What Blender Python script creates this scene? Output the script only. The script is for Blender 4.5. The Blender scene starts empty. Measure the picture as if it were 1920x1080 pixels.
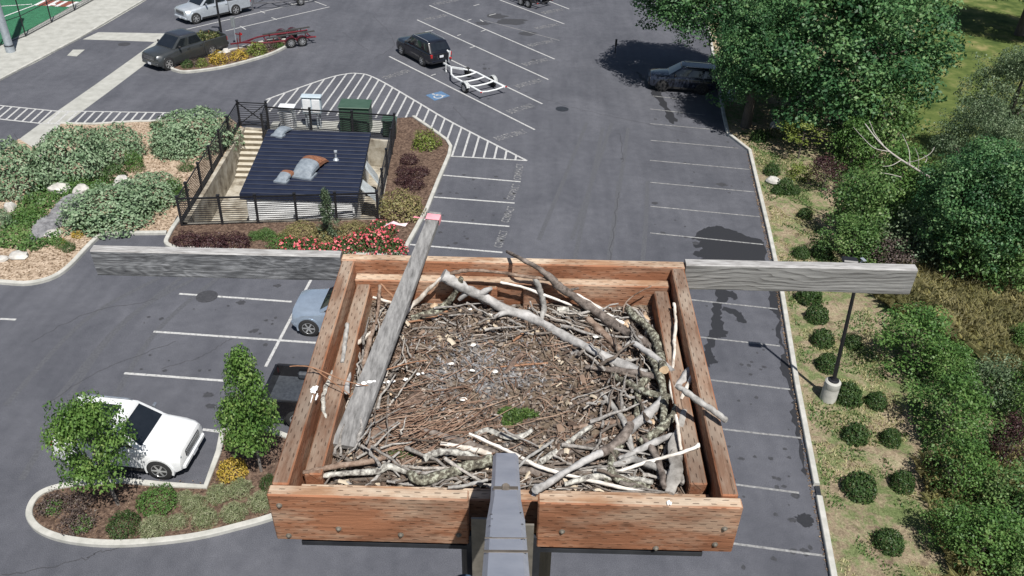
import bpy, math, random
import numpy as np
from mathutils import Vector, Matrix, noise
from mathutils.geometry import tessellate_polygon
R_ = math.radians
random.seed(7); rng = np.random.default_rng(7)
S = bpy.context.scene
COL = S.collection

# ------------------------------------------------------------------ camera
PW, PH, FPX = 1920, 1080, 1601.4
CH = 20.9
TH, ROLL = R_(33.66), R_(2.61)
fwd = Vector((0, math.cos(TH), -math.sin(TH))); up0 = Vector((0, math.sin(TH), math.cos(TH))); r0 = Vector((1, 0, 0))
cr = r0*math.cos(ROLL) + up0*math.sin(ROLL); cu = up0*math.cos(ROLL) - r0*math.sin(ROLL)
CP = Vector((0, 0, CH))
cd = bpy.data.cameras.new('camera'); cam = bpy.data.objects.new('camera', cd); COL.objects.link(cam)
cm = Matrix((cr, cu, -fwd)).transposed().to_4x4(); cm.translation = CP; cam.matrix_world = cm
cd.sensor_width = 36; cd.lens = 36*FPX/PW; cd.clip_start = .05; cd.clip_end = 1200
S.camera = cam
# ------------------------------------------------------------------ light
SUN_EL, SUN_AZ = R_(60), R_(-69)           # towards the sun: behind the camera, to its right
sd = Vector((math.cos(SUN_EL)*math.cos(SUN_AZ), math.cos(SUN_EL)*math.sin(SUN_AZ), math.sin(SUN_EL)))
W = bpy.data.worlds.new('World'); S.world = W; W.use_nodes = True
nt = W.node_tree; bg = nt.nodes['Background']
sky = nt.nodes.new('ShaderNodeTexSky'); sky.sky_type = 'NISHITA'; sky.sun_disc = False
sky.sun_elevation = SUN_EL; sky.sun_rotation = math.atan2(sd.x, sd.y)
nt.links.new(sky.outputs[0], bg.inputs[0]); bg.inputs[1].default_value = .052
sl = bpy.data.lights.new('sun', 'SUN'); sl.energy = 4.95; sl.angle = R_(.55); sl.color = (1, .965, .91)
so = bpy.data.objects.new('sun', sl); COL.objects.link(so)
so.rotation_euler = sd.to_track_quat('Z', 'Y').to_euler(); so.location = (10, -20, 60)
S.view_settings.view_transform = 'Standard'; S.view_settings.look = 'None'; S.view_settings.exposure = 0.3
S.view_settings.gamma = 1

# ------------------------------------------------------------------ projection of photo points on real planes
def ray(px, py):
    return fwd + cr*((px-PW/2)/FPX) - cu*((py-PH/2)/FPX)
def G(px, py, z=0.):
    d = ray(px, py); return CP + d*((z-CH)/d.z)
def PX(v):
    d = Vector(v)-CP; k = d.dot(fwd); return PW/2+FPX*d.dot(cr)/k, PH/2-FPX*d.dot(cu)/k
def HT(base, ty):                              # height that a plumb thing standing at base reaches in the photo
    h = .05
    while PX(base+Vector((0, 0, h)))[1] > ty and h < 40: h += .03
    return h
def DEP(v): return (Vector(v)-CP).dot(fwd)
NM = Matrix.Rotation(R_(.304), 3, 'Z') @ Matrix.Rotation(R_(3.163), 3, 'X') @ Matrix.Rotation(R_(-1.355), 3, 'Y')
NO = Vector((.00133, 2.09068, 19.2576)); NW, ND = 1.22, 1.063
NI = NM.transposed()
def NP(px, py, w):                             # photo point on the platform's own plane at height w
    c = NI @ (CP-NO); d = NI @ ray(px, py)
    return c + d*((w-c.z)/d.z)

# ------------------------------------------------------------------ helpers: objects
def tag(o, label=None, cat=None, group=None, kind=None):
    if label: o['label'] = label
    if cat: o['category'] = cat
    if group: o['group'] = group
    if kind: o['kind'] = kind
    return o
def thing(name, label, cat, loc=(0, 0, 0), rot=None, group=None):
    o = bpy.data.objects.new(name, None); COL.objects.link(o); o.empty_display_size = .2
    if rot is not None:
        o.matrix_world = Matrix.Translation(Vector(loc)) @ rot.to_4x4()
    else: o.location = loc
    return tag(o, label, cat, group)
def copy_tree(o, parent=None):
    c = o.copy(); COL.objects.link(c)
    if parent: c.parent = parent
    for ch in list(o.children): copy_tree(ch, c)
    return c
class MB:
    def __init__(s, o=(0, 0, 0)): s.v = []; s.f = []; s.mi = []; s.o = Vector(o)
    def add(s, vs, fs, m=0):
        b = len(s.v); s.v += [tuple(Vector(v)-s.o) for v in vs]
        for f in fs: s.f.append([i+b for i in f]); s.mi.append(m)
    def box(s, c, size, rz=0., m=0, top=None, rot=None):
        x, y, z = size[0]/2, size[1]/2, size[2]/2; c = Vector(c)
        r = rot if rot is not None else Matrix.Rotation(rz, 3, 'Z')
        vs = [c + r @ Vector((sx*x, sy*y, sz*z)) for sz in (-1, 1) for sx, sy in ((-1, -1), (1, -1), (1, 1), (-1, 1))]
        b = len(s.v); s.add(vs, [(0, 3, 2, 1), (0, 1, 5, 4), (1, 2, 6, 5), (2, 3, 7, 6), (3, 0, 4, 7)], m)
        s.f.append([b+4, b+5, b+6, b+7]); s.mi.append(m if top is None else top)
    def cham(s, c, size, ch=.006, rz=0., m=0, top=None, rot=None):   # box with chamfered edges
        c = Vector(c); r = rot if rot is not None else Matrix.Rotation(rz, 3, 'Z')
        h = [size[0]/2, size[1]/2, size[2]/2]; idx = {}; vs = []
        for sx in (-1, 1):
            for sy in (-1, 1):
                for sz in (-1, 1):
                    sg = (sx, sy, sz)
                    for k in range(3):
                        p = [sg[i]*(h[i] if i == k else h[i]-ch) for i in range(3)]
                        idx[sg+(k,)] = len(vs); vs.append(c + r @ Vector(p))
        fs = []; tops = []
        for k in range(3):
            a, b = (k+1) % 3, (k+2) % 3
            for sg in (-1, 1):
                q = []
                for (u, w) in ((-1, -1), (1, -1), (1, 1), (-1, 1)):
                    t = [0, 0, 0]; t[k] = sg; t[a] = u; t[b] = w; q.append(idx[tuple(t)+(k,)])
                if sg < 0: q.reverse()
                fs.append(q); tops.append(k == 2 and sg > 0)
        for k in range(3):
            a, b = (k+1) % 3, (k+2) % 3
            for u in (-1, 1):
                for w in (-1, 1):
                    t0 = [0, 0, 0]; t0[k] = -1; t0[a] = u; t0[b] = w; t1 = list(t0); t1[k] = 1
                    q = [idx[tuple(t0)+(a,)], idx[tuple(t1)+(a,)], idx[tuple(t1)+(b,)], idx[tuple(t0)+(b,)]]
                    if u*w < 0: q.reverse()
                    q.reverse(); fs.append(q[::-1]); tops.append(False)
        for sx in (-1, 1):
            for sy in (-1, 1):
                for sz in (-1, 1):
                    q = [idx[(sx, sy, sz, k)] for k in range(3)]
                    if sx*sy*sz < 0: q.reverse()
                    fs.append(q); tops.append(False)
        b0 = len(s.f); s.add(vs, fs, m)
        if top is not None:
            for i, t in enumerate(tops):
                if t: s.mi[b0+i] = top
    def bar(s, a, b, w, h, m=0, upv=(0, 0, 1), top=None):
        a = Vector(a); b = Vector(b); d = (b-a); L = d.length; d.normalize()
        u = Vector(upv); x = d.cross(u)
        if x.length < 1e-5: x = d.cross(Vector((0, 1, 0)))
        x.normalize(); u = x.cross(d)
        s.box((a+b)/2, (L, w, h), m=m, top=top, rot=Matrix((d, -x, u)).transposed())
    def tube(s, pts, rad, n=8, m=0, cap=True, jit=0., sq=1.):
        pts = [Vector(p) for p in pts]; k = len(pts)
        if not hasattr(rad, '__len__'): rad = [rad]*k
        ref = Vector((0, 0, 1)); vs = []; fs = []
        for i, p in enumerate(pts):
            t = (pts[min(i+1, k-1)]-pts[max(i-1, 0)])
            if t.length < 1e-9: t = Vector((0, 0, 1))
            t.normalize(); x = t.cross(ref)
            if x.length < .05: x = t.cross(Vector((0, 1, 0)))
            x.normalize(); y = x.cross(t); ref = y
            for j in range(n):
                a = 2*math.pi*j/n; rr = rad[i]*(1+jit*random.uniform(-1, 1))
                vs.append(p + x*math.cos(a)*rr + y*math.sin(a)*rr*sq)
        for i in range(k-1):
            for j in range(n):
                fs.append((i*n+j, i*n+(j+1) % n, (i+1)*n+(j+1) % n, (i+1)*n+j))
        if cap: fs.append(tuple(range(n-1, -1, -1))); fs.append(tuple((k-1)*n+j for j in range(n)))
        s.add(vs, fs, m)
    def prism(s, poly, z0, z1, m=0, top=None):
        n = len(poly); A = sum(poly[i][0]*poly[(i+1) % n][1]-poly[(i+1) % n][0]*poly[i][1] for i in range(n))
        if A < 0: poly = poly[::-1]
        vs = [(p[0], p[1], z0) for p in poly]+[(p[0], p[1], z1) for p in poly]
        s.add(vs, [(i, (i+1) % n, n+(i+1) % n, n+i) for i in range(n)], m)
        b = len(s.v)-2*n
        for t in tessellate_polygon([[Vector((p[0], p[1], 0)) for p in poly]]):
            a = [Vector(poly[i][:2]) for i in t]
            c = (a[1]-a[0]).x*(a[2]-a[0]).y-(a[1]-a[0]).y*(a[2]-a[0]).x
            s.f.append([b+n+i for i in (t if c > 0 else t[::-1])]); s.mi.append(m if top is None else top)
    def lathe(s, prof, c, n=20, axis='z', m=0, cap=True):
        c = Vector(c); vs = []; fs = []; k = len(prof)
        for r, z in prof:
            for j in range(n):
                a = 2*math.pi*j/n; x, y = r*math.cos(a), r*math.sin(a)
                vs.append(c + (Vector((x, y, z)) if axis == 'z' else Vector((x, z, -y)) if axis == 'y' else Vector((z, x, y))))
        for i in range(k-1):
            for j in range(n): fs.append((i*n+j, i*n+(j+1) % n, (i+1)*n+(j+1) % n, (i+1)*n+j))
        if cap: fs.append(tuple(range(n-1, -1, -1))); fs.append(tuple((k-1)*n+j for j in range(n)))
        s.add(vs, fs, m)
    def quad(s, a, b, c, d, m=0): s.add([a, b, c, d], [(0, 1, 2, 3)], m)
    def strip(s, pts, w, z, m=0):             # flat ribbon along a ground path
        pts = [Vector((p[0], p[1], 0)) for p in pts]; n = len(pts); L = []; Rr = []
        for i, p in enumerate(pts):
            t = (pts[min(i+1, n-1)]-pts[max(i-1, 0)]).normalized(); q = Vector((-t.y, t.x, 0))*(w/2)
            L.append(p+q); Rr.append(p-q)
        vs = [(p.x, p.y, z) for p in L]+[(p.x, p.y, z) for p in Rr]
        s.add(vs, [(n+i, n+i+1, i+1, i) for i in range(n-1)], m)
    def build(s, name, mats, parent=None, smooth=None, loc=None):
        me = bpy.data.meshes.new(name); me.from_pydata(s.v, [], s.f)
        if not isinstance(mats, (list, tuple)): mats = [mats]
        for m in mats: me.materials.append(m)
        if len(mats) > 1: me.polygons.foreach_set('material_index', s.mi)
        if smooth is not None:
            me.polygons.foreach_set('use_smooth', [True]*len(me.polygons)); me.set_sharp_from_angle(angle=R_(smooth))
        me.update()
        o = bpy.data.objects.new(name, me); COL.objects.link(o)
        if parent: o.parent = parent
        else: o.location = s.o if loc is None else loc
        return o
def wt(o, label, cat, group=None, kind=None): return tag(o, label, cat, group, kind)

# ------------------------------------------------------------------ helpers: materials
def newmat(name):
    m = bpy.data.materials.new(name); m.use_nodes = True
    n = m.node_tree.nodes; b = n['Principled BSDF']; return m, m.node_tree, b
def mixramp(nt, fac, cols, pos=None):
    r = nt.nodes.new('ShaderNodeValToRGB'); e = r.color_ramp.elements
    while len(e) < len(cols): e.new(.5)
    for i, c in enumerate(cols):
        e[i].position = pos[i] if pos else i/(len(cols)-1); e[i].color = (*c, 1)
    nt.links.new(fac, r.inputs[0]); return r.outputs[0]
def noisen(nt, scale, detail=6, rough=.6, stretch=None, dist=0., co='Object'):
    t = nt.nodes.new('ShaderNodeTexNoise'); t.inputs['Scale'].default_value = scale
    t.inputs['Detail'].default_value = detail; t.inputs['Roughness'].default_value = rough; t.inputs['Distortion'].default_value = dist
    c = nt.nodes.new('ShaderNodeTexCoord'); o = c.outputs[co]
    if stretch:
        mp = nt.nodes.new('ShaderNodeMapping'); mp.inputs['Scale'].default_value = stretch
        nt.links.new(o, mp.inputs[0]); o = mp.outputs[0]
    nt.links.new(o, t.inputs['Vector']); return t.outputs['Fac']
def bumpn(nt, b, h, st=.3, d=.01):
    n = nt.nodes.new('ShaderNodeBump'); n.inputs['Strength'].default_value = st; n.inputs['Distance'].default_value = d
    nt.links.new(h, n.inputs['Height']); nt.links.new(n.outputs[0], b.inputs['Normal'])
def mth(nt, op, a, b=None, c=None):
    n = nt.nodes.new('ShaderNodeMath'); n.operation = op
    for i, x in enumerate((a, b, c)):
        if x is None: continue
        if hasattr(x, 'links') or hasattr(x, 'is_linked'): nt.links.new(x, n.inputs[i])
        else: n.inputs[i].default_value = x
    return n.outputs[0]
def mixc(nt, fac, a, b):
    n = nt.nodes.new('ShaderNodeMix'); n.data_type = 'RGBA'
    for i, x in ((0, fac), (6, a), (7, b)):
        if hasattr(x, 'is_linked'): nt.links.new(x, n.inputs[i])
        else: n.inputs[i].default_value = (*x, 1) if isinstance(x, tuple) else x
    return n.outputs[2]
def NMAT(name, cols, scale=8, rough=.7, bump=0., pos=None, stretch=None, metal=0., detail=6, dist=0., spec=.5, bd=.01, coat=0.):
    m, nt, b = newmat(name)
    f = noisen(nt, scale, detail, .65, stretch, dist)
    nt.links.new(mixramp(nt, f, cols, pos or [.3+.4*i/(len(cols)-1) for i in range(len(cols))]), b.inputs['Base Color'])
    b.inputs['Roughness'].default_value = rough; b.inputs['Metallic'].default_value = metal
    b.inputs['Specular IOR Level'].default_value = spec; b.inputs['Coat Weight'].default_value = coat
    if bump: bumpn(nt, b, f, bump, bd)
    return m
def PAINT(name, c, rough=.35, metal=0., coat=.6):
    k = tuple(min(1, x*1.12) for x in c)
    return NMAT(name, [tuple(x*.9 for x in c), k], 3, rough, metal=metal, coat=coat)
def LEAF(name, cols, trans=.22, rough=.5, pos=None):
    m, nt, b = newmat(name)
    a = nt.nodes.new('ShaderNodeAttribute'); a.attribute_name = 'v'
    col = mixramp(nt, a.outputs['Fac'], cols, pos)
    nt.links.new(col, b.inputs['Base Color']); b.inputs['Roughness'].default_value = rough; b.inputs['Specular IOR Level'].default_value = .35
    t = nt.nodes.new('ShaderNodeBsdfTranslucent'); nt.links.new(col, t.inputs[0])
    x = nt.nodes.new('ShaderNodeMixShader'); x.inputs[0].default_value = trans
    nt.links.new(b.outputs[0], x.inputs[1]); nt.links.new(t.outputs[0], x.inputs[2])
    nt.links.new(x.outputs[0], nt.nodes['Material Output'].inputs[0]); return m

def asphalt_mat():
    m, nt, b = newmat('asphalt')
    f = noisen(nt, 40, 3, .8); g = noisen(nt, .22, 5, .65, dist=.6); h = noisen(nt, 2.2, 4, .6)
    w = noisen(nt, .5, 3, .5, stretch=(3, .25, 1))
    c = mixramp(nt, f, [(.042, .045, .056), (.124, .129, .15)], [.32, .68])
    c2 = mixramp(nt, g, [(.82, .82, .83), (1.22, 1.2, 1.18)], [.3, .7])
    n = nt.nodes.new('ShaderNodeMix'); n.data_type = 'RGBA'; n.blend_type = 'MULTIPLY'; n.inputs[0].default_value = 1
    nt.links.new(c, n.inputs[6]); nt.links.new(c2, n.inputs[7])
    c3 = mixramp(nt, mth(nt, 'MULTIPLY_ADD', h, .5, mth(nt, 'MULTIPLY', w, .5)), [(.86, .86, .86), (1.16, 1.15, 1.13)], [.35, .65])
    k = nt.nodes.new('ShaderNodeMix'); k.data_type = 'RGBA'; k.blend_type = 'MULTIPLY'; k.inputs[0].default_value = 1
    nt.links.new(n.outputs[2], k.inputs[6]); nt.links.new(c3, k.inputs[7])
    nt.links.new(k.outputs[2], b.inputs['Base Color']); b.inputs['Roughness'].default_value = .85; b.inputs['Specular IOR Level'].default_value = .3
    bumpn(nt, b, f, .35, .008); return m
def wood_treated(name, c, pale, ax, amount, dash=True):
    """incised treated lumber: grain along ax ('x' or 'y'), rows of short dark cuts, sun-bleached patches"""
    m, nt, b = newmat(name)
    st = (1.2, 14, 14) if ax == 'x' else (14, 1.2, 14)
    g = noisen(nt, 6, 8, .7, st, .4); p = noisen(nt, 5, 5, .6, (1, 3, 3) if ax == 'x' else (3, 1, 3))
    col = mixramp(nt, g, [tuple(x*.72 for x in c), c, tuple(min(1, x*1.16) for x in c)], [.28, .5, .74])
    col = mixc(nt, mixramp(nt, mth(nt, 'MULTIPLY_ADD', g, .35, p), [(0, 0, 0), (1, 1, 1)], [.68-amount*.4, .92-amount*.3]), col, pale)
    if dash:
        tc = nt.nodes.new('ShaderNodeTexCoord'); sp = nt.nodes.new('ShaderNodeSeparateXYZ'); nt.links.new(tc.outputs['Object'], sp.inputs[0])
        x, y, z = sp.outputs
        l, q = (x, mth(nt, 'ADD', y, z)) if ax == 'x' else (y, mth(nt, 'ADD', x, z))
        r = mth(nt, 'DIVIDE', q, .0135); row = mth(nt, 'FLOOR', r)
        t = mth(nt, 'FRACT', mth(nt, 'ADD', mth(nt, 'DIVIDE', l, .05), mth(nt, 'ADD', mth(nt, 'MULTIPLY', row, .41), mth(nt, 'MULTIPLY', g, .9))))
        k = mth(nt, 'MULTIPLY', mth(nt, 'LESS_THAN', t, mth(nt, 'MULTIPLY_ADD', p, .5, .02)), mth(nt, 'LESS_THAN', mth(nt, 'ABSOLUTE', mth(nt, 'SUBTRACT', mth(nt, 'FRACT', r), .5)), .13))
        k = mth(nt, 'MULTIPLY', k, mth(nt, 'GREATER_THAN', p, .42))
        col = mixc(nt, mth(nt, 'MULTIPLY', k, .62), col, (.03, .014, .008))
    s1 = noisen(nt, 2.3, 5, .6, (1, 1, 2) , .8); mm = nt.nodes.new('ShaderNodeMix'); mm.data_type = 'RGBA'; mm.blend_type = 'MULTIPLY'; mm.inputs[0].default_value = 1
    nt.links.new(col, mm.inputs[6]); nt.links.new(mixramp(nt, s1, [(.62, .6, .6), (1, 1, 1), (1.2, 1.18, 1.15)], [.3, .5, .72]), mm.inputs[7]); col = mm.outputs[2]
    ckk = noisen(nt, 5, 2, .5, (.5, 30, 30) if ax == 'x' else (30, .5, 30), .3)
    col = mixc(nt, mixramp(nt, ckk, [(.75, .75, .75), (0, 0, 0)], [.27, .31]), col, (.035, .018, .011))
    vo = nt.nodes.new('ShaderNodeTexVoronoi'); vo.inputs['Scale'].default_value = 3.1; tcv = nt.nodes.new('ShaderNodeTexCoord'); mpv = nt.nodes.new('ShaderNodeMapping'); mpv.inputs['Scale'].default_value = (1, 2, 2) if ax == 'x' else (2, 1, 2)
    nt.links.new(tcv.outputs['Object'], mpv.inputs[0]); nt.links.new(mpv.outputs[0], vo.inputs['Vector'])
    col = mixc(nt, mixramp(nt, vo.outputs['Distance'], [(.8, .8, .8), (.35, .35, .35), (0, 0, 0)], [.03, .055, .075]), col, (.06, .025, .013))
    nt.links.new(col, b.inputs['Base Color']); b.inputs['Roughness'].default_value = .82; b.inputs['Specular IOR Level'].default_value = .2
    bumpn(nt, b, g, .7, .005); return m
def wood_grey(name, cols, swirl, scale=1.):
    m, nt, b = newmat(name)
    tc = nt.nodes.new('ShaderNodeTexCoord'); mp = nt.nodes.new('ShaderNodeMapping'); mp.inputs['Scale'].default_value = (1.6*scale, 9*scale, 9*scale)
    nt.links.new(tc.outputs['Object'], mp.inputs[0])
    n1 = nt.nodes.new('ShaderNodeTexNoise'); n1.inputs['Scale'].default_value = 1.3; n1.inputs['Detail'].default_value = 3; n1.inputs['Distortion'].default_value = swirl
    nt.links.new(mp.outputs[0], n1.inputs['Vector'])
    w = mth(nt, 'FRACT', mth(nt, 'MULTIPLY', n1.outputs['Fac'], 8))
    w = mth(nt, 'ABSOLUTE', mth(nt, 'SUBTRACT', w, .5))
    f = noisen(nt, 9*scale, 8, .75, (1, 22, 22))
    f2 = noisen(nt, 3.5*scale, 7, .7, (1, 3, 3), 1.2)
    k = mth(nt, 'MULTIPLY_ADD', w, .2, mth(nt, 'MULTIPLY_ADD', f, .62, mth(nt, 'MULTIPLY', f2, .5)))
    nt.links.new(mixramp(nt, k, cols, [.44, .6, .76]), b.inputs['Base Color'])
    b.inputs['Roughness'].default_value = .88; b.inputs['Specular IOR Level'].default_value = .2; bumpn(nt, b, k, .6, .004); return m
def verge_mat():
    m, nt, b = newmat('dry_verge')
    f = noisen(nt, 2.4, 9, .75, dist=.4); g = noisen(nt, .5, 5, .6, dist=.5); h = noisen(nt, 13, 6, .85); q = noisen(nt, 1.1, 6, .7, dist=.8)
    base = mixramp(nt, mth(nt, 'MULTIPLY_ADD', h, .5, mth(nt, 'MULTIPLY', f, .5)), [(.1, .075, .052), (.33, .265, .18), (.6, .51, .36)], [.35, .5, .63])
    base = mixc(nt, mixramp(nt, q, [(0, 0, 0), (.8, .8, .8)], [.53, .64]), base, mixramp(nt, h, [(.08, .055, .042), (.22, .16, .12)], [.35, .65]))
    gr = mixramp(nt, h, [(.045, .08, .022), (.18, .25, .09)], [.35, .65])
    k = mixramp(nt, mth(nt, 'MULTIPLY_ADD', f, .8, mth(nt, 'MULTIPLY', g, .65)), [(0, 0, 0), (1, 1, 1)], [.68, .8])
    col = mixc(nt, mth(nt, 'MULTIPLY', k, .85), base, gr)
    nt.links.new(col, b.inputs['Base Color']); b.inputs['Roughness'].default_value = .95; b.inputs['Specular IOR Level'].default_value = .1
    bumpn(nt, b, h, .9, .07); return m

M = {}
M['asphalt'] = asphalt_mat()
M['paint'] = NMAT('road_paint', [(.15, .15, .155), (.4, .4, .395), (.54, .54, .53)], 9, .75, pos=[.3, .46, .7])
M['faded'] = NMAT('faded_road_paint', [(.1, .1, .105), (.22, .22, .22), (.4, .4, .39)], 6, .8, pos=[.3, .5, .75])
M['text'] = NMAT('stencil_paint', [(.085, .086, .095), (.3, .3, .3)], 7, .8, pos=[.4, .62])
M['blue'] = NMAT('blue_road_paint', [(.055, .085, .12), (.085, .17, .3)], 9, .8, pos=[.3, .5])
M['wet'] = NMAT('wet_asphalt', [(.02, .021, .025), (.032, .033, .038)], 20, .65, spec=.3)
M['oil'] = NMAT('old_oil_stain', [(.034, .035, .04), (.062, .063, .07)], 9, .8, spec=.3)
M['concrete'] = NMAT('concrete', [(.3, .3, .275), (.43, .43, .4)], 1.6, .9, .2, detail=9, spec=.2)
M['kerb'] = NMAT('kerb_concrete', [(.33, .33, .3), (.52, .51, .475)], 2.2, .9, .2, detail=9, spec=.2)
M['conc_stain'] = NMAT('stained_concrete', [(.09, .065, .045), (.3, .27, .215), (.46, .43, .37)], 1.5, .9, .2, pos=[.3, .48, .66], detail=9)
M['turf'] = NMAT('court_turf', [(.035, .14, .075), (.055, .2, .11)], 3, .9, spec=.1)
M['clay'] = NMAT('red_mat', [(.2, .05, .035), (.28, .09, .06)], 4, .9)
M['chalk'] = NMAT('white_line', [(.6, .6, .6), (.8, .8, .8)], 6, .9)
M['verge'] = verge_mat()
M['lawn'] = NMAT('lawn', [(.04, .065, .018), (.095, .125, .036), (.24, .21, .095)], .55, .95, .4, pos=[.34, .52, .72], detail=12, spec=.1, bd=.05)
M['earth'] = NMAT('earth', [(.06, .05, .03), (.13, .11, .06)], 1.4, .95, .3, detail=10, spec=.1)
M['chips'] = NMAT('bark_chips', [(.12, .085, .055), (.36, .275, .2), (.55, .45, .35)], 9, .95, .8, pos=[.36, .5, .66], detail=8, spec=.1, bd=.05)
M['mulch'] = NMAT('dark_mulch', [(.035, .024, .019), (.12, .08, .06), (.26, .19, .14)], 9, .95, .8, pos=[.34, .52, .74], detail=8, spec=.1, bd=.05)
M['rock'] = NMAT('pale_rock', [(.3, .29, .27), (.62, .6, .56)], 3, .85, .5, bd=.03)
M['river'] = NMAT('river_stone', [(.09, .09, .1), (.3, .3, .31)], 3.5, .8)
M['black'] = NMAT('black_metal', [(.010, .010, .012), (.02, .02, .023)], 5, .45)
M['roof'] = NMAT('roof_metal', [(.011, .015, .032), (.019, .025, .048)], 1.2, .5, spec=.35)
M['white_wall'] = NMAT('white_siding', [(.66, .67, .67), (.78, .78, .78)], 2, .6)
M['vent'] = NMAT('weathered_vent', [(.13, .155, .185), (.25, .285, .32)], 5, .6)
M['galv'] = NMAT('galvanised', [(.3, .34, .38), (.5, .54, .58)], 5, .45, metal=.35)
M['rust'] = NMAT('rusty_hood', [(.1, .035, .016), (.27, .12, .065)], 9, .8, pos=[.35, .6])
M['green_box'] = NMAT('green_cabinet', [(.035, .075, .05), (.055, .1, .07)], 2, .5)
M['white_box'] = NMAT('white_cabinet', [(.62, .64, .66), (.78, .79, .8)], 3, .45)
M['grey_box'] = NMAT('grey_cabinet', [(.34, .41, .46), (.5, .58, .63)], 3, .4)
M['panelglass'] = NMAT('pale_sheet', [(.38, .42, .44), (.56, .6, .62)], 3, .3)
M['steelpaint'] = NMAT('grey_painted_steel', [(.25, .275, .34), (.34, .365, .43)], 9, .42, .1, pos=[.3, .6], bd=.003)
M['steelchip'] = NMAT('chipped_primer', [(.09, .075, .06), (.17, .145, .12)], 60, .7)
M['steeldark'] = NMAT('dark_steel', [(.02, .022, .028), (.05, .054, .062)], 12, .5, metal=.3)
M['bracket'] = NMAT('grey_bracket', [(.13, .12, .1), (.22, .2, .17)], 30, .6, metal=.2)
WC, WP = (.32, .145, .08), (.43, .3, .215)
M['wood_x'] = wood_treated('treated_lumber_across', WC, WP, 'x', .12)
M['wood_y'] = wood_treated('treated_lumber_along', (.3, .13, .07), (.37, .265, .19), 'y', .18)
M['top_x'] = wood_treated('bleached_edge_across', (.34, .2, .12), (.52, .42, .32), 'x', .36)
M['top_y'] = wood_treated('bleached_edge_along', (.19, .115, .078), (.3, .24, .19), 'y', .3)
M['beam_dark'] = wood_grey('weathered_board_dark', [(.03, .031, .035), (.125, .13, .14), (.34, .35, .37)], 1.9)
def wood_line(name, cols):
    m, nt, b = newmat(name)
    d = noisen(nt, 1.1, 3, .5, (1.4, 5, 5), 1.2); f = noisen(nt, 7, 8, .7, (1, 26, 26), .3)
    tc = nt.nodes.new('ShaderNodeTexCoord'); sp = nt.nodes.new('ShaderNodeSeparateXYZ'); nt.links.new(tc.outputs['Object'], sp.inputs[0])
    w = mth(nt, 'FRACT', mth(nt, 'ADD', mth(nt, 'MULTIPLY', d, 7), mth(nt, 'MULTIPLY', sp.outputs[2], 55)))
    w = mth(nt, 'POWER', w, 2.5)
    k = mth(nt, 'SUBTRACT', mth(nt, 'MULTIPLY_ADD', f, .9, .12), mth(nt, 'MULTIPLY', w, .2))
    nt.links.new(mixramp(nt, k, cols, [.32, .5, .7]), b.inputs['Base Color']); b.inputs['Roughness'].default_value = .9; b.inputs['Specular IOR Level'].default_value = .15
    bumpn(nt, b, k, .7, .004); return m
M['beam_pale'] = wood_line('weathered_board_pale', [(.085, .083, .08), (.22, .22, .215), (.37, .37, .36)])
M['beam_top'] = NMAT('weathered_board_top', [(.16, .15, .145), (.32, .315, .31), (.46, .455, .45)], 16, .9, .4, stretch=(1, 8, 8), pos=[.3, .5, .7], bd=.003)
M['plank'] = NMAT('weathered_plank', [(.09, .088, .086), (.2, .197, .195), (.3, .297, .29)], 14, .9, .4, stretch=(6, 1, 6), pos=[.3, .5, .7], bd=.003)
M['pink'] = NMAT('pink_tape', [(.75, .25, .3), (.85, .36, .4)], 30, .6)
M['pinkw'] = NMAT('faded_pink_ribbon', [(.8, .45, .5), (.85, .75, .78)], 9, .6)
M['bark'] = NMAT('tree_bark', [(.05, .042, .035), (.14, .12, .1)], 9, .9, .6, stretch=(3, 3, .6), bd=.02)
M['palebark'] = NMAT('dead_branch_bark', [(.34, .31, .28), (.5, .47, .44)], 6, .85)

# ------------------------------------------------------------------ helpers: foliage
def leaf_mesh(name, c, n, size, val, mat, aspect=.62, fold=.12):
    N = len(c); n = n/np.linalg.norm(n, axis=1, keepdims=True)
    a = rng.normal(size=(N, 3)); t = np.cross(n, a); t /= np.linalg.norm(t, axis=1, keepdims=True); b = np.cross(n, t)
    s = size[:, None]
    V = np.stack([c-t*s*.5, c+b*s*.5*aspect+n*s*fold, c+t*s*.5, c-b*s*.5*aspect+n*s*fold], 1).reshape(-1, 3)
    me = bpy.data.meshes.new(name); me.vertices.add(4*N); me.vertices.foreach_set('co', V.astype(np.float32).ravel())
    me.loops.add(4*N); me.loops.foreach_set('vertex_index', np.arange(4*N, dtype=np.int32))
    me.polygons.add(N); me.polygons.foreach_set('loop_start', np.arange(0, 4*N, 4, dtype=np.int32))
    at = me.attributes.new('v', 'FLOAT', 'FACE'); at.data.foreach_set('value', np.clip(val, 0, 1).astype(np.float32))
    me.materials.append(mat); me.update(calc_edges=True); return me
def dirs(n):
    d = rng.normal(size=(n, 3)); return d/np.linalg.norm(d, axis=1, keepdims=True)
def clump_leaves(cl, per, size, droop=-.45, inner=.45, upb=.5, rnd=.55):
    C = []; N_ = []; V = []
    for (c, r, cv) in cl:
        k = max(8, int(per*r[0]*r[1])) if hasattr(r, '__len__') else max(8, int(per*r*r))
        d = dirs(int(k*1.4)); d = d[d[:, 2] > droop+rng.uniform(-.2, .2, len(d))][:k]; k = len(d)
        rr = 1-inner*rng.random(k)**2.2+rng.normal(0, .05, k)
        p = np.array(c)+d*rr[:, None]*np.array(r if hasattr(r, '__len__') else (r, r, r*.8))
        C.append(p); N_.append(d*.7+np.array([0, 0, upb])+rng.normal(0, rnd, (k, 3))); V.append(cv*.62+.38*rng.random(k))
    C = np.concatenate(C); return C, np.concatenate(N_), size*rng.uniform(.65, 1.3, len(C)), np.concatenate(V)
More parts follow.
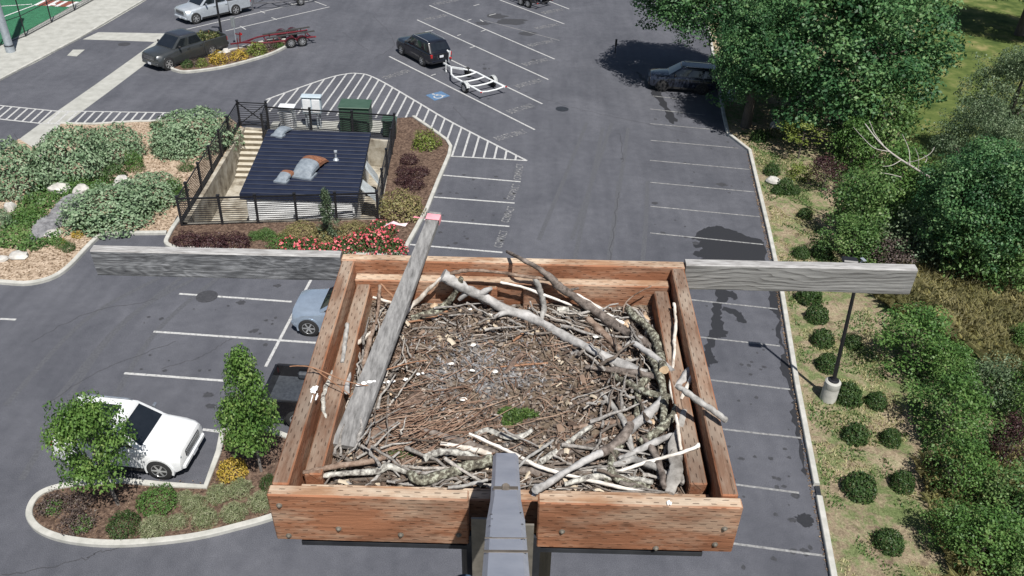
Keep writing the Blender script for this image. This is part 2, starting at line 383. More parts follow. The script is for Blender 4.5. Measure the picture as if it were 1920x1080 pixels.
def crown_clumps(rx, rz, n, cr_=(.2, .34), top=0.0, shape='round'):
    out = []
    for i in range(n):
        d = dirs(1)[0]
        if d[2] < -.75: d[2] = -d[2]
        q = .38+.58*rng.random()**.55
        if shape == 'cone':
            z = rng.random()**1.25; w = (1-z)**.62*(.7+.3*min(1, z/.12))
            a = rng.random()*6.283; q = w*(.35+.6*rng.random()**.5)
            c = (rx*q*math.cos(a)*.85, rx*q*math.sin(a)*.85, rz*(2*z-1)*.92); r = rng.uniform(*cr_)*rx*(.5+.6*w)
        else:
            c = (d[0]*rx*q, d[1]*rx*q, d[2]*rz*q); r = rng.uniform(*cr_)*rx
        if rng.random() < .14: c = tuple(x*1.16 for x in c); r *= .62
        out.append((c, (r*rng.uniform(.8, 1.25), r*rng.uniform(.8, 1.25), r*rng.uniform(.6, .9)), rng.random()))
    return out
_dm = {}
def dome_mesh(name, mat, n, size, ruf=.18, freq=2.2, seed=0, flat=1., inner=.35, upb=.35, rnd=.6, aspect=.62):
    """unit dome of leaves (radius 1, sitting on z=0)"""
    key = (name, seed)
    if key in _dm: return _dm[key]
    d = dirs(int(n*1.5)); d = d[d[:, 2] > -.25][:n]
    off = Vector((seed*7.3, seed*3.1, 1.7))
    rad = np.array([1+ruf*2*noise.noise(Vector(x)*freq+off)+ruf*.9*noise.noise(Vector(x)*freq*2.7+off) for x in d])
    rr = rad*(1-inner*rng.random(len(d))**2.5)
    p = d*rr[:, None]; p[:, 2] = p[:, 2]*.86*flat+.12
    v = np.array([.5+.55*noise.noise(Vector(x)*freq*1.6-off) for x in d])*.5+.5*rng.random(len(d))
    me = leaf_mesh(name, p, d*.8+np.array([0, 0, upb])+rng.normal(0, rnd, d.shape), size*rng.uniform(.65, 1.35, len(d)), v, mat, aspect)
    _dm[key] = me; return me
def shrub(name, label, cat, px, py, wpx, hpx, mesh, group=None, z=0.05, rot=None, depth=None, zf=.66):
    """a shrub whose silhouette is centred near (px,py) and wpx by hpx big in the photo"""
    base = G(px, py+hpx*.30, z); k = DEP(base)/FPX
    rx = wpx*k/2; rz = max(.12, hpx*k*zf)
    o = bpy.data.objects.new(name, mesh); COL.objects.link(o); o.location = base
    o.scale = (rx, depth*k/2 if depth else rx, rz); o.rotation_euler = (0, 0, rng.uniform(0, 6.28) if rot is None else rot)
    return tag(o, label, cat, group)

# ------------------------------------------------------------------ the setting: ground sheets
def gp(l, z=0.): return [G(x, y, z) for x, y in l]
PIT = gp([(459, 243), (353, 420), (705, 410), (732, 268)])
def clean(poly): return [Vector((p[0], p[1], 0)) for p in poly]
def sheet(name, poly, z, mat, holes=(), kind='structure'):
    pl = [clean(poly)]+[clean(h) for h in holes]; flat = [p for l in pl for p in l]
    mb = MB()
    fs = []
    for t in tessellate_polygon(pl):
        a = [flat[i] for i in t]; c = (a[1]-a[0]).x*(a[2]-a[0]).y-(a[1]-a[0]).y*(a[2]-a[0]).x
        fs.append(t if c > 0 else t[::-1])
    mb.add([(p.x, p.y, z) for p in flat], fs)
    return tag(mb.build(name, mat), kind=kind)
sheet('ground', [(-700, -300), (700, -300), (700, 900), (-700, 900)], -.03, M['earth'], [PIT])
KERB = gp([(1329, 60), (1357, 219), (1365, 253), (1405, 284), (1442, 440), (1465, 550), (1493, 722), (1528, 905), (1562, 1085)])
kd = (KERB[-1]-KERB[-2]).normalized(); kend = KERB[-1]+kd*40; kd0 = (KERB[0]-KERB[1]).normalized(); kst = KERB[0]+kd0*60
sheet('asphalt', [(-160, kend.y)]+[kend]+KERB[::-1]+[kst, (-20, 160), (-160, 160)], 0, M['asphalt'], [PIT])
sheet('verge', [kend]+KERB[::-1]+[kst, (60, kst.y), (60, kend.y)], .05, M['verge'])
sheet('lawn', gp([(1600, 420), (1690, 250), (1700, 120), (1740, 20), (1760, -60), (2300, -60), (2300, 330), (1900, 400)]), .058, M['lawn'])
def kerb(name, pts, w, h, mat, closed=False, z=0.):
    """upright kerb of width w along a ground path, with joints"""
    pts = [Vector((p[0], p[1], 0)) for p in pts]; n = len(pts); mb = MB()
    A = []; B = []
    for i, p in enumerate(pts):
        if closed: a, b = pts[i-1], pts[(i+1) % n]
        else: a, b = pts[max(i-1, 0)], pts[min(i+1, n-1)]
        t = (b-a).normalized(); q = Vector((-t.y, t.x, 0))*(w/2); A.append(p+q); B.append(p-q)
    m = n if closed else n-1
    vs = [v for i in range(n) for v in ((A[i].x, A[i].y, z-.02), (A[i].x, A[i].y, z+h-.02), (A[i].x, A[i].y, z+h-.02), (B[i].x, B[i].y, z+h-.02), (B[i].x, B[i].y, z+h-.03), (B[i].x, B[i].y, z-.02))]
    for i in range(n):
        q = (B[i]-A[i]).normalized()*.02; e = i*6
        vs[e+2] = (A[i].x+q.x, A[i].y+q.y, z+h); vs[e+3] = (B[i].x-q.x, B[i].y-q.y, z+h)
    fs = []
    for i in range(m):
        j = (i+1) % n
        for k in range(5): fs.append((i*6+k, j*6+k, j*6+k+1, i*6+k+1))
    if not closed: fs += [(0, 1, 2, 3, 4, 5), tuple((n-1)*6+k for k in (5, 4, 3, 2, 1, 0))]
    mb.add(vs, fs); return tag(mb.build(name, mat), kind='structure')
def smooth_path(pts, k=6, closed=False):
    pts = [Vector(p) for p in pts]; n = len(pts); out = []
    for i in range(n if closed else n-1):
        g = lambda j: pts[j % n] if closed else pts[min(max(j, 0), n-1)]
        p0, p1, p2, p3 = g(i-1), g(i), g(i+1), g(i+2)
        for s in range(k):
            t = s/k; out.append(.5*((2*p1)+(p2-p0)*t+(2*p0-5*p1+4*p2-p3)*t*t+(3*p1-p0-3*p2+p3)*t*t*t))
    if not closed: out.append(pts[-1])
    return out
gapA, gapB = G(1530, 912), G(1534.5, 935)
kerb('kerb', [kst]+KERB[:-1]+[gapA], .2, .16, M['kerb'])
kerb('kerb', [gapB, KERB[-1], kend], .2, .16, M['kerb'])
sheet('drain_inlet', gp([(1527, 913), (1536, 913), (1540, 935), (1531, 935)]), .055, M['steeldark'])
# concrete gutters and pavement, court
sheet('gutter_strip', gp([(36, 261), (108, 208), (177, 160), (250, 108), (290, 79), (312, 66), (345, 63), (277, 117), (203, 173), (154, 209), (96, 254), (63, 279)]), .006, M['concrete'])
sheet('gutter_strip', gp([(155, 74), (184, 60.5), (250, 61.5), (316, 63), (311, 67), (290, 78.5), (220, 76)]), .005, M['concrete'])
sheet('gutter_strip', gp([(0, 150), (70, 116), (150, 72), (196, 47), (262, 8), (290, -10), (278, -10), (0, 142)]), .005, M['concrete'])
sheet('pavement', gp([(-60, 182), (0, 149), (150, 71), (290, -12), (182, -12), (70, 51), (0, 90), (-60, 120)]), .12, M['concrete'])
tag(kerb('kerb', gp([(-60, 183), (0, 150.5), (150, 72), (290, -11)]), .16, .13, M['kerb']), kind='structure')
sheet('court', gp([(-120, 152), (-60, 120), (0, 90), (70, 51), (182, -12), (182, -120), (-400, -120)]), .1, M['turf'])
mk = MB()
for a, b in [((0, 34), (75, 6)), ((0, 12), (60, 8))]: mk.strip(gp([a, b], .1), .14, .112)
tag(mk.build('court_line', M['chalk']), kind='structure')
tag(sheet('court_mat', gp([(66, 12.5), (86, 2.5), (147, 6), (128, 15.5)]), .118, M['clay']), kind='structure')
mk = MB()
for q in ([(90, 14), (111, 3.5)], [(106, 15), (126, 5)], [(66, 13), (86, 3)], [(127, 15.5), (146, 6.2)]): mk.strip(gp(q), .3, .126)
mk.prism(gp([(94, 12), (98, 9.5), (107, 10.5), (103, 13.5)]), .126, .14)
tag(mk.build('court_line', M['chalk']), kind='structure')

# ------------------------------------------------------------------ painted markings
ZP = .009
mk = MB(); fd = MB()
def line(a, b, w=.11, mb=None, z=ZP): (mb or mk).strip([G(*a), G(*b)], w, z)
RL = [((1219, 204.4), (1321, 216)), ((1219, 232), (1341, 243.3)), ((1220, 263.3), (1384, 278)), ((1219, 300.8), (1405, 318)), ((1219, 342), (1413, 360)), ((1219.5, 387), (1424, 406.7)), ((1219, 437), (1431, 458.6)),
      ((1219, 495), (1440, 517)), ((1219, 554), (1458, 579.7)), ((1219, 622), (1462, 649)), ((1240, 702), (1481.7, 730.3)), ((1250, 793), (1503, 821.7)), ((1260, 893), (1498, 924.4)), ((1290, 1008), (1546, 1042.5)), ((1224, 180), (1300, 188.5))]
for a, b in RL: line(a, b, .09, fd)
line((842, 293), (988, 301.5), .12, z=ZP+.004)
for a, b in [((823, 328), (976, 341)), ((806, 369), (965, 381)), ((793, 411.5), (955, 424.7)), ((767, 458.5), (942, 473.5)),
             ((336, 551), (547, 566)), ((288, 622), (592, 643)), ((233, 700), (425, 714.5)), ((380, 805.5), (420, 810.5)), ((0, 598), (30, 599.5))]: line(a, b, .12)
line((583, 525), (498, 688), .12, z=ZP+.004)
BL = [((730, 106), (1002.7, 243.3)), ((757, 70), (1017, 195)), ((782, 37.3), (1028, 149.3)), ((805, 10), (1040, 111)), ((937, 0), (1058, 45)), ((1023, 0), (1067, 17))]
for a, b in BL: line(a, b, .13)
line((907, 38), (1049, 76), .08, fd)
for a, b in [((808, 142), (817, 139)), ((857, 67), (864, 65)), ((881, 90), (891, 87)), ((876, 38.5), (884, 36)), ((902, 59), (911, 56)), ((888, 11), (899, 8)), ((917, 29), (930, 26)), ((906, 41), (900, 37)), ((797, 60), (812, 57))]: line(a, b, .1, z=ZP+.003)
for a, b in [((316, 63), (593, -1.5)), ((423, 58), (618, 13))]: line(a, b, .11)
for a, b in [((488, 21), (497, 25)), ((509, 33), (519, 37)), ((450, 49), (461, 55.5)), ((543, 5.5), (551, 9.5)), ((588, 2), (612, 11))]: line(a, b, .1, z=ZP+.003)
HP = [(505, 212), (499, 187), (560, 165), (620, 145), (655, 138), (672, 138), (690, 141), (720, 155), (780, 190), (850, 231), (988, 301.5), (842, 293), (840, 272), (838, 265), (775, 222), (745, 223)]
HW = gp(HP)
def hatch(poly, a, b, step, w, mb, z):
    """parallel bars clipped to a ground polygon"""
    d = (b-a); d.z = 0; d.normalize(); q = Vector((-d.y, d.x, 0))
    us = [q.dot(p-a) for p in poly]; k0 = math.ceil(min(us)/step); k1 = math.floor(max(us)/step)
    for k in range(k0, k1+1):
        u = k*step; xs = []
        n = len(poly)
        for i in range(n):
            p0, p1 = poly[i], poly[(i+1) % n]; u0, u1 = q.dot(p0-a)-u, q.dot(p1-a)-u
            if u0*u1 < 0: t = u0/(u0-u1); xs.append(d.dot(p0+(p1-p0)*t-a))
        xs.sort()
        for i in range(0, len(xs)-1, 2):
            if xs[i+1]-xs[i] > .15: mb.strip([a+q*u+d*xs[i], a+q*u+d*xs[i+1]], w, z)
a1 = G(847.5, 292.5); b1 = G(866, 237.5)
dq = (b1-a1).normalized(); st1 = abs(Vector((-dq.y, dq.x, 0)).dot(G(867.5, 293)-a1))
hatch(HW, a1, b1, st1, .115, mk, ZP)
mk.strip(smooth_path(HW[1:11], 5), .15, ZP+.002)
H2 = gp([(-40, 194), (0, 198), (105, 208.5), (155, 209), (318, 211.5), (330, 212), (290, 229), (250, 229), (175, 234), (115, 232), (75, 231.5), (0, 223.5), (-40, 219)])
a2 = G(40, 229, 0); b2 = G(67, 205, 0); dq = (b2-a2).normalized()
st2 = abs(Vector((-dq.y, dq.x, 0)).dot(G(56, 230)-a2))
hatch(H2, a2, b2, st2, .12, mk, ZP)
mk.strip(H2[:6], .13, ZP+.002); mk.strip(H2[7:], .13, ZP+.002)
tag(mk.build('road_marking', M['paint']), kind='structure')
tag(fd.build('faded_road_marking', M['faded']), kind='structure')
def text_mesh(body):
    cu_ = bpy.data.curves.new('lettering', 'FONT'); cu_.body = body; cu_.align_x = 'CENTER'; cu_.align_y = 'CENTER'; cu_.space_character = 1.15; cu_.offset = .012
    o = bpy.data.objects.new('lettering', cu_); COL.objects.link(o)
    bpy.context.view_layer.update()
    me = bpy.data.meshes.new_from_object(o.evaluated_get(bpy.context.evaluated_depsgraph_get()))
    vs = [tuple(v.co) for v in me.vertices]; fs = [tuple(p.vertices) for p in me.polygons]
    bpy.data.objects.remove(o); bpy.data.meshes.remove(me); bpy.data.curves.remove(cu_); return vs, fs
tx = MB()
def put_text(body, a, b, height, flip=False):
    vs, fs = TXT[body]; A, B = G(*a), G(*b); c = (A+B)/2; d = (B-A).normalized(); L = (B-A).length
    xs = [v[0] for v in vs]; ys = [v[1] for v in vs]; kx = L/(max(xs)-min(xs)); ky = height/(max(ys)-min(ys))
    n = Vector((-d.y, d.x, 0)); s = -1 if flip else 1
    tx.add([c+d*v[0]*kx*s+n*v[1]*ky*s+Vector((0, 0, ZP+.001)) for v in vs], fs)
TXT = {t: text_mesh(t) for t in ('BOATS ONLY', 'COMPACT')}
for a, b in [((930, 261.5), (985, 246)), ((954, 211), (1000, 197)), ((968, 163), (1015, 150)), ((982, 122), (1028, 111)), ((993, 86), (1038, 76)), ((1006, 54), (1048, 45)), ((1018, 25), (1056, 17))]: put_text('BOATS ONLY', a, b, .62)
for a, b in [((718, 147), (765, 132)), ((794, 37), (836, 28)), ((812, 8), (856, 0))]: put_text('BOATS ONLY', a, b, .62, True)
for a, b in [((970, 338), (976, 308)), ((957, 375), (969, 346)), ((947, 417), (960, 388)), ((934, 464), (946, 433))]: put_text('COMPACT', a, b, .42)
tag(tx.build('stencilled_lettering', M['text']), kind='structure')
# accessible-parking symbol
HS = gp([(798, 178.5), (827, 171), (844, 180), (815, 189)])
sheet('accessible_symbol_field', HS, ZP, M['blue'])
hb = MB(); o_ = sum(HS, Vector())/4; ex = (HS[2]-HS[1]+HS[3]-HS[0])/2; ey = (HS[0]-HS[3]+HS[1]-HS[2])/2; ex, ey = (HS[1]-HS[0]+HS[2]-HS[3])/2, (HS[0]-HS[3]+HS[1]-HS[2])/2
def hsp(u, v): return o_+ex*u+ey*v
hb.strip([hsp(-.05+.24*math.cos(t), -.14+.24*math.sin(t)) for t in [2.2+4.6*i/16 for i in range(17)]], .1, ZP+.004)
for q in ([(-.08, .3), (-.05, .02), (.16, .0), (.24, -.26), (.33, -.24)], [(-.07, .16), (.12, .14)]): hb.strip([hsp(*x) for x in q], .1, ZP+.005)
hb.prism([hsp(-.09+.07*math.cos(t), .38+.07*math.sin(t)) for t in [i*.6283 for i in range(10)]], ZP+.001, ZP+.004)
tag(hb.build('accessible_symbol', M['paint']), kind='structure')

# stains, cracks, covers
def blot(name, poly, mat, z, jit=.12, k=5):
    p = gp(poly); n = len(p); out = []
    for i in range(n):
        for s in range(k):
            q = p[i]+(p[(i+1) % n]-p[i])*(s/k); out.append(q+Vector((random.uniform(-jit, jit), random.uniform(-jit, jit), 0))*(0.4 if s == 0 else 1))
    return sheet(name, out, z, mat)
blot('dark_patch', [(1296, 447), (1318, 430), (1335, 424), (1352, 424), (1375, 432), (1400, 443), (1426, 449), (1434, 460), (1438, 492), (1440, 505), (1316, 505), (1300, 490), (1320, 484), (1300, 476), (1318, 466), (1300, 462), (1316, 452)], M['wet'], .0055, .1)
blot('dark_patch', [(1342, 542), (1376, 545), (1380, 562), (1366, 558), (1352, 578), (1352, 600), (1364, 628), (1352, 634), (1341, 640), (1336, 664), (1348, 678), (1334, 684), (1322, 690), (1316, 715), (1310, 700), (1318, 668), (1328, 640), (1334, 610), (1338, 575), (1346, 560)], M['wet'], .0055, .1)
blot('dark_patch', [(1440, 544), (1456, 545), (1464, 590), (1466, 630), (1478, 670), (1488, 712), (1492, 742), (1498, 770), (1500, 800), (1506, 850), (1514, 885), (1508, 895), (1500, 860), (1492, 800), (1480, 772), (1488, 752), (1478, 725), (1463, 690), (1470, 662), (1455, 630), (1462, 600), (1442, 580)], M['wet'], .0055, .09)
blot('dark_patch', [(1355, 575), (1380, 580), (1394, 592), (1400, 606), (1385, 604), (1376, 590), (1354, 582)], M['wet'], .0065, .06)
blot('dark_patch', [(1195, 135), (1203, 140), (1222, 160), (1240, 177), (1256, 205), (1269, 228), (1261, 233), (1248, 214), (1232, 186), (1215, 166)], M['wet'], .0055, .16)  # slim dark strip slanting across the asphalt, in the same dark tone
blot('oil_stain', [(1490, 968), (1505, 962), (1522, 966), (1524, 985), (1510, 990), (1498, 980)], M['wet'], .005, .05)
for i, (x, y, r) in enumerate([(1353, 346, 0.23), (1297, 343, 0.09), (796, 378, 0.09), (825, 363, 0.11), (870, 328, 0.09), (930, 331, 0.09), (390, 740, 0.16), (520, 536, 0.14), (1480, 858, 0.07), (1472, 842, 0.07), (1470, 912, 0.07), (452, 567, 0.16), (958, 40, 1.04), (930, 30, 0.72), (905, 44, 0.48), (1390, 860, 0.09), (395, 762, 0.14), (990, 63, 0.56), (1166, 298, 0.08), (1486, 975, 0.11)]):
    c = G(x, y); pts = [c+Vector((r*1.4*math.cos(t)*random.uniform(.6, 1.2), r*math.sin(t)*random.uniform(.6, 1.2), 0)) for t in [k*.3927 for k in range(16)]]
    sheet('oil_stain', pts, .004+.0002*i, M['oil'])
dr = MB()
for (x0, y0, x1, y1, n_) in ((1225, 215, 1400, 470, 30), (1310, 560, 1480, 900, 26), (825, 335, 960, 470, 22), (260, 560, 560, 700, 26), (1380, 850, 1520, 1070, 16), (850, 60, 1010, 190, 22), (430, 720, 520, 800, 10)):
    for k in range(n_):
        c = G(random.uniform(x0, x1), random.uniform(y0, y1)); r = random.uniform(.03, .11)*(1.8 if random.random() < .12 else 1)
        z_ = .0026+.0009*random.random()
        dr.add([(c.x+r*random.uniform(.6, 1.3)*math.cos(t), c.y+r*random.uniform(.6, 1.3)*math.sin(t), z_) for t in [i*.785 for i in range(8)]], [tuple(range(8))])
tag(dr.build('oil_drips', M['oil']), kind='structure')
ck = MB()
for q in ([(0, 490+590), (130, 1055), (190, 1035), (250, 1020), (280, 1008)], [(300, 692), (370, 672), (410, 650), (440, 633)], [(1000, 180), (1100, 208), (1180, 225), (1290, 250)], [(1163, 250), (1167, 305)], [(1140, 500), (1150, 430), (1160, 360)], [(700, 30), (740, 80), (700, 110)], [(640, 60), (690, 95)], [(850, 200), (880, 235)], [(30, 250), (60, 340)], [(60, 640), (160, 590), (300, 560)], [(80, 760), (200, 690), (330, 640)]):
    p = smooth_path(gp(q), 10); p = [v+Vector((random.uniform(-.08, .08), random.uniform(-.08, .08), 0)) for v in p]; ck.strip(p, .03, .003)
tk = MB()
for q in ([(1075, 500), (1100, 380), (1118, 300), (1130, 240)], [(1140, 500), (1152, 420), (1160, 340)], [(1010, 450), (1060, 330), (1100, 230)], [(40, 900), (200, 640), (340, 520)], [(10, 760), (160, 600), (300, 520)]):
    p = smooth_path(gp(q), 8); tk.strip(p, .22, .0022); tk.strip([v+Vector((1.6, .2, 0)) for v in p], .22, .0024)
tag(tk.build('tyre_track', NMAT('tyre_track', [(.055, .057, .066), (.1, .103, .115)], 12, .85)), kind='structure')
tag(ck.build('asphalt_crack', M['oil']), kind='structure')
for x, y, r, t in [(1054, 204.5, .42, 'steeldark'), (233, 83, .42, 'oil'), (388, 556, .45, 'oil')]:
    c = G(x, y); mb = MB(c); mb.lathe([(r, .004), (r, .012), (r*.86, .016)], c, 24)
    wt(mb.build('manhole_cover', M[t], smooth=30), {1054: 'round dark manhole cover in the open lane of the car park', 233: 'round manhole cover beside the concrete gutter strips', 388: 'round worn cover on the stall line in front of the pale blue truck'}[x], 'manhole cover')
mb = MB(G(142, 99)); mb.prism(gp([(126, 104.5), (137, 93.5), (159, 93.5), (144, 106)]), .004, .02)
wt(mb.build('access_cover', M['concrete']), 'pale rectangular concrete access cover set in the asphalt by the pavement', 'access cover')

# planting beds with their kerbs
LB = gp([(-60, 530), (0, 531), (45, 534), (80, 529), (110, 517), (135, 497), (160, 470), (184, 447), (200, 441), (240, 439.5), (290, 439), (313, 438.5)])
LT = gp([(63, 279), (96, 254), (115, 234), (175, 235.5), (250, 230.5), (285, 230), (330, 225), (430, 222)])
GB = LB + gp([(320, 430), (333, 405), (344, 425), (352, 421)])+[PIT[0]] + gp([(452, 238)]) + LT[::-1] + gp([(36, 262), (-60, 330)])
sheet('planting_bed', GB, .06, M['chips'])
kerb('kerb', smooth_path(LB, 3), .2, .15, M['kerb'])
kerb('kerb', gp([(115, 233.5), (175, 235), (250, 230), (285, 229.5), (330, 224.5)]), .16, .14, M['kerb'])
FB = gp([(338, 412), (326, 428), (316, 446), (312, 456), (316, 462), (330, 468)])
RB = gp([(755, 478), (762, 464), (781, 430), (800, 395), (822, 340), (842, 293), (845, 277), (838, 265), (806, 242), (775, 221)])
fb = FB+gp([(480, 473), (620, 478)])+RB+gp([(745, 223), (741, 262)])+[PIT[3], PIT[2], PIT[1]]
sheet('planting_bed', fb, .06, M['mulch'])
kerb('kerb', smooth_path(FB, 3)+gp([(480, 474), (620, 479), (755, 480)])+RB[1:], .2, .16, M['kerb'])
IO = gp([(232, 905), (190, 908), (130, 913), (92, 922), (70, 935), (58, 955), (58, 975), (75, 995), (110, 1010), (160, 1019), (220, 1022), (290, 1018), (370, 1008), (450, 989), (520, 968), (560, 940), (575, 880), (560, 830), (480, 800), (436, 806), (418, 812), (411, 850), (386, 917), (300, 912)])
IOs = smooth_path(IO[:17], 4)+IO[17:]
sheet('planting_bed', IOs, .07, M['mulch'])
kerb('kerb', IOs, .2, .15, M['kerb'], True)
I2 = smooth_path(gp([(330, 134), (323, 131), (330, 124), (345, 118), (400, 104), (450, 92), (500, 79), (530, 76), (541, 82), (533, 91), (500, 106), (430, 125.5), (380, 134), (345, 137)]), 4, True)
sheet('planting_bed', I2, .07, M['mulch'])
kerb('kerb', I2, .2, .17, M['kerb'], True)

# ------------------------------------------------------------------ sunken enclosure and plant-room building
PZ = -1.6
sheet('pit_floor', [p+((sum(PIT, Vector())/4)-p)*-.02 for p in PIT], PZ, M['conc_stain'])
ctr = sum(PIT, Vector())/4
mb = MB(ctr)
for i in range(4):
    a, b = PIT[i], PIT[(i+1) % 4]; d = (b-a).normalized(); n = Vector((d.y, -d.x, 0))
    if n.dot(ctr-a) > 0: n = -n
    top = .14 if i == 0 else .08
    q = [a, b, b+n*.2, a+n*.2]; mb.prism([(v.x, v.y) for v in q], PZ-.05, top+.002*i)
wt(mb.build('retaining_wall', M['conc_stain']), 'concrete retaining wall lining the sunken yard round the dark-roofed building', 'retaining wall')
# steps
a = G(459, 243); b = G(500, 240); dn = (PIT[1]-PIT[0]).normalized(); w = 1.15; sx = Vector((-dn.y, dn.x, 0))
if sx.x < 0: sx = -sx
mb = MB(a)
for k in range(9):
    z1 = -.02-.178*k; p0 = a+dn*(.36*k)+sx*.02; p1 = p0+dn*.37
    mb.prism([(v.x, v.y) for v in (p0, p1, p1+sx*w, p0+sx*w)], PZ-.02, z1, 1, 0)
wt(mb.build('concrete_steps', [NMAT('step_concrete', [(.4, .36, .28), (.58, .54, .46)], 2.5, .9), NMAT('shaded_riser', [(.1, .08, .055), (.2, .17, .12)], 3, .9)]), 'pale concrete steps going down from the gate beside the dark metal roof', 'steps')  # shading of the risers is put into their darker brown colour
RC = [G(506, 246, 1.25), G(697, 249, 1.0), G(664, 366, .85), G(447, 366, 1.1)]   # roof corners: back left, back right, front right, front left
rc = sum(RC, Vector())/4; ROT = R_(4.2); RX, RY = 5.72, 7.55
bld = thing('plant_room', 'small sunken white building under a dark ribbed metal roof, fenced all round', 'building', (rc.x, rc.y, PZ), Matrix.Rotation(ROT, 3, 'Z'))
zt = rc.z-PZ
mb = MB(); hw, hd, th = RX/2-.3, RY/2-.16, .15
for (x, y, sx_, sy_) in ((0, -hd, 2*hw, th), (0, hd, 2*hw, th), (-hw, 0, th, 2*hd-th), (hw, 0, th, 2*hd-th)): mb.box((x, y, (zt-.12)/2), (sx_, sy_, zt-.12))
for k in range(16):
    z = .12+k*(zt-.35)/16; mb.box((0, -hd-th/2-.006, z), (2*hw, .012, .02), m=0)
wl = mb.build('wall', M['white_wall'], bld); wl.scale = (1, 1, .93)
mb = MB(); mb.box((0, 0, 0), (RX, RY, .05)); mb.box((0, -RY/2+.02, -.14), (RX+.01, .045, .24)); mb.box((0, RY/2-.02, -.1), (RX+.01, .045, .16))
mb.box((-RX/2+.02, 0, -.1), (.05, RY-.1, .18)); mb.box((RX/2-.02, 0, -.1), (.05, RY-.1, .18))
nr = 17
for k in range(nr):
    y = -RY/2+.12+k*(RY-.24)/(nr-1); mb.cham((0, y, .05), (RX-.02, .07, .035), .014)
rf = mb.build('roof', M['roof'], bld); rf.location = (0, 0, zt); tl = math.atan2(.2, RX)
rf.rotation_euler = (R_(1.2), R_(1.2), 0)
def hood(cx, cy, r, L, name, mats, cap):
    """a gooseneck roof vent: curved hood on a flat curb"""
    mb = MB(); k = 10; n = 12; vs = []; fs = []
    for i in range(k+1):
        t = math.pi*.95*i/k; c = Vector((cx+L*.5-L*.62*t/math.pi*1.4, cy, .1+r*1.2*math.sin(min(t, 2.2))))
        for j in range(n+1):
            a_ = math.pi*j/n; vs.append(c+Vector((0, r*math.cos(a_), r*.55*math.sin(a_))))
    for i in range(k):
        for j in range(n): fs.append((i*(n+1)+j, i*(n+1)+j+1, (i+1)*(n+1)+j+1, (i+1)*(n+1)+j))
    mb.add(vs, fs); b0 = len(mb.mi)
    for i in range(k):
        for j in range(n):
            if i < cap: mb.mi[i*n+j] = 1
    mb.add([vs[i*(n+1)] for i in range(k+1)]+[Vector((vs[i*(n+1)].x, vs[i*(n+1)].y, .03)) for i in range(k+1)], [(i, i+1, k+2+i, k+1+i) for i in range(k)])
    mb.add([vs[i*(n+1)+n] for i in range(k+1)]+[Vector((vs[i*(n+1)+n].x, vs[i*(n+1)+n].y, .03)) for i in range(k+1)], [(i, i+1, k+2+i, k+1+i) for i in range(k)])
    return mb
def rooft(px, py):                       # roof point in roof-local coordinates
    p = G(px, py, rc.z); v = Matrix.Rotation(-ROT, 3, 'Z') @ (p-rc); return v
def gooseneck(px, py, s, ang, capmat):
    """round hood vent: a barrel-vaulted sleeve rising from a curb and turning down at its mouth"""
    v = rooft(px, py); mb = MB(); n = 12; prof = []
    path = [(-.62, .06, .30), (-.5, .30, .32), (-.25, .46, .33), (.05, .52, .34), (.35, .47, .36), (.58, .32, .38), (.7, .1, .39)]
    c_, s_ = math.cos(ang), math.sin(ang); vs = []; fs = []
    for (l, h, r) in path:
        for j in range(n+1):
            t = math.pi*j/n; lx = l*s; ly = r*s*math.cos(t); z = .72*h*s*(.35+.65*math.sin(t)**.6)
            vs.append(Vector((v.x+lx*c_-ly*s_, v.y+lx*s_+ly*c_, z+.02)))
    k = len(path)
    for i in range(k-1):
        for j in range(n): fs.append((i*(n+1)+j, i*(n+1)+j+1, (i+1)*(n+1)+j+1, (i+1)*(n+1)+j))
    for i in range(k-1):
        for f in fs[i*n:(i+1)*n]: mb.add([vs[q] for q in f], [(0, 1, 2, 3)], 1 if i >= 3 else 0)
    mb.add([vs[j] for j in range(n+1)], [tuple(range(n+1))], 0)
    o = mb.build('roof_vent', [M['vent'], M[capmat]], rf, smooth=40)
    cb = MB(); cb.box((v.x-.45*s*c_, v.y-.45*s*s_, .06), (.5*s, .75*s, .1), ang); cb.build('vent_curb', M['vent'], rf)
    return o
gooseneck(580, 318, 1.6, R_(74), 'rust'); gooseneck(535, 334, .9, R_(74), 'rust'); gooseneck(529, 254, .9, R_(70), 'vent')
v = rooft(630, 300); mb = MB(); mb.lathe([(.05, 0), (.05, .45), (.09, .46), (.09, .56), (.03, .58)], (v.x, v.y, 0), 12); mb.lathe([(.16, 0), (.07, .12)], (v.x, v.y, .03), 12)
mb.build('vent_pipe', M['galv'], rf, smooth=40)
for x, y in ((.7, -.1), (1.5, -.1)):
    mb = MB(); mb.box((x-.9, -hd-.42, .45), (.62, .35, .8)); mb.lathe([(.25, 0), (.25, -.02)], (x-.9, -hd-.6, .5), 16, 'y'); mb.build('condenser', M['grey_box'], bld)
for y, ang in ((-1.2, .75), (.9, .55)):
    mb = MB(); mb.box((0, 0, 0), (.05, 1.5, 1.35)); mb.box((.03, 0, 0), (.02, 1.3, 1.15), m=0)
    o = mb.build('door', M['panelglass'], bld); o.location = (hw+.55, y, zt-1.0); o.rotation_euler = (0, -ang, .2)
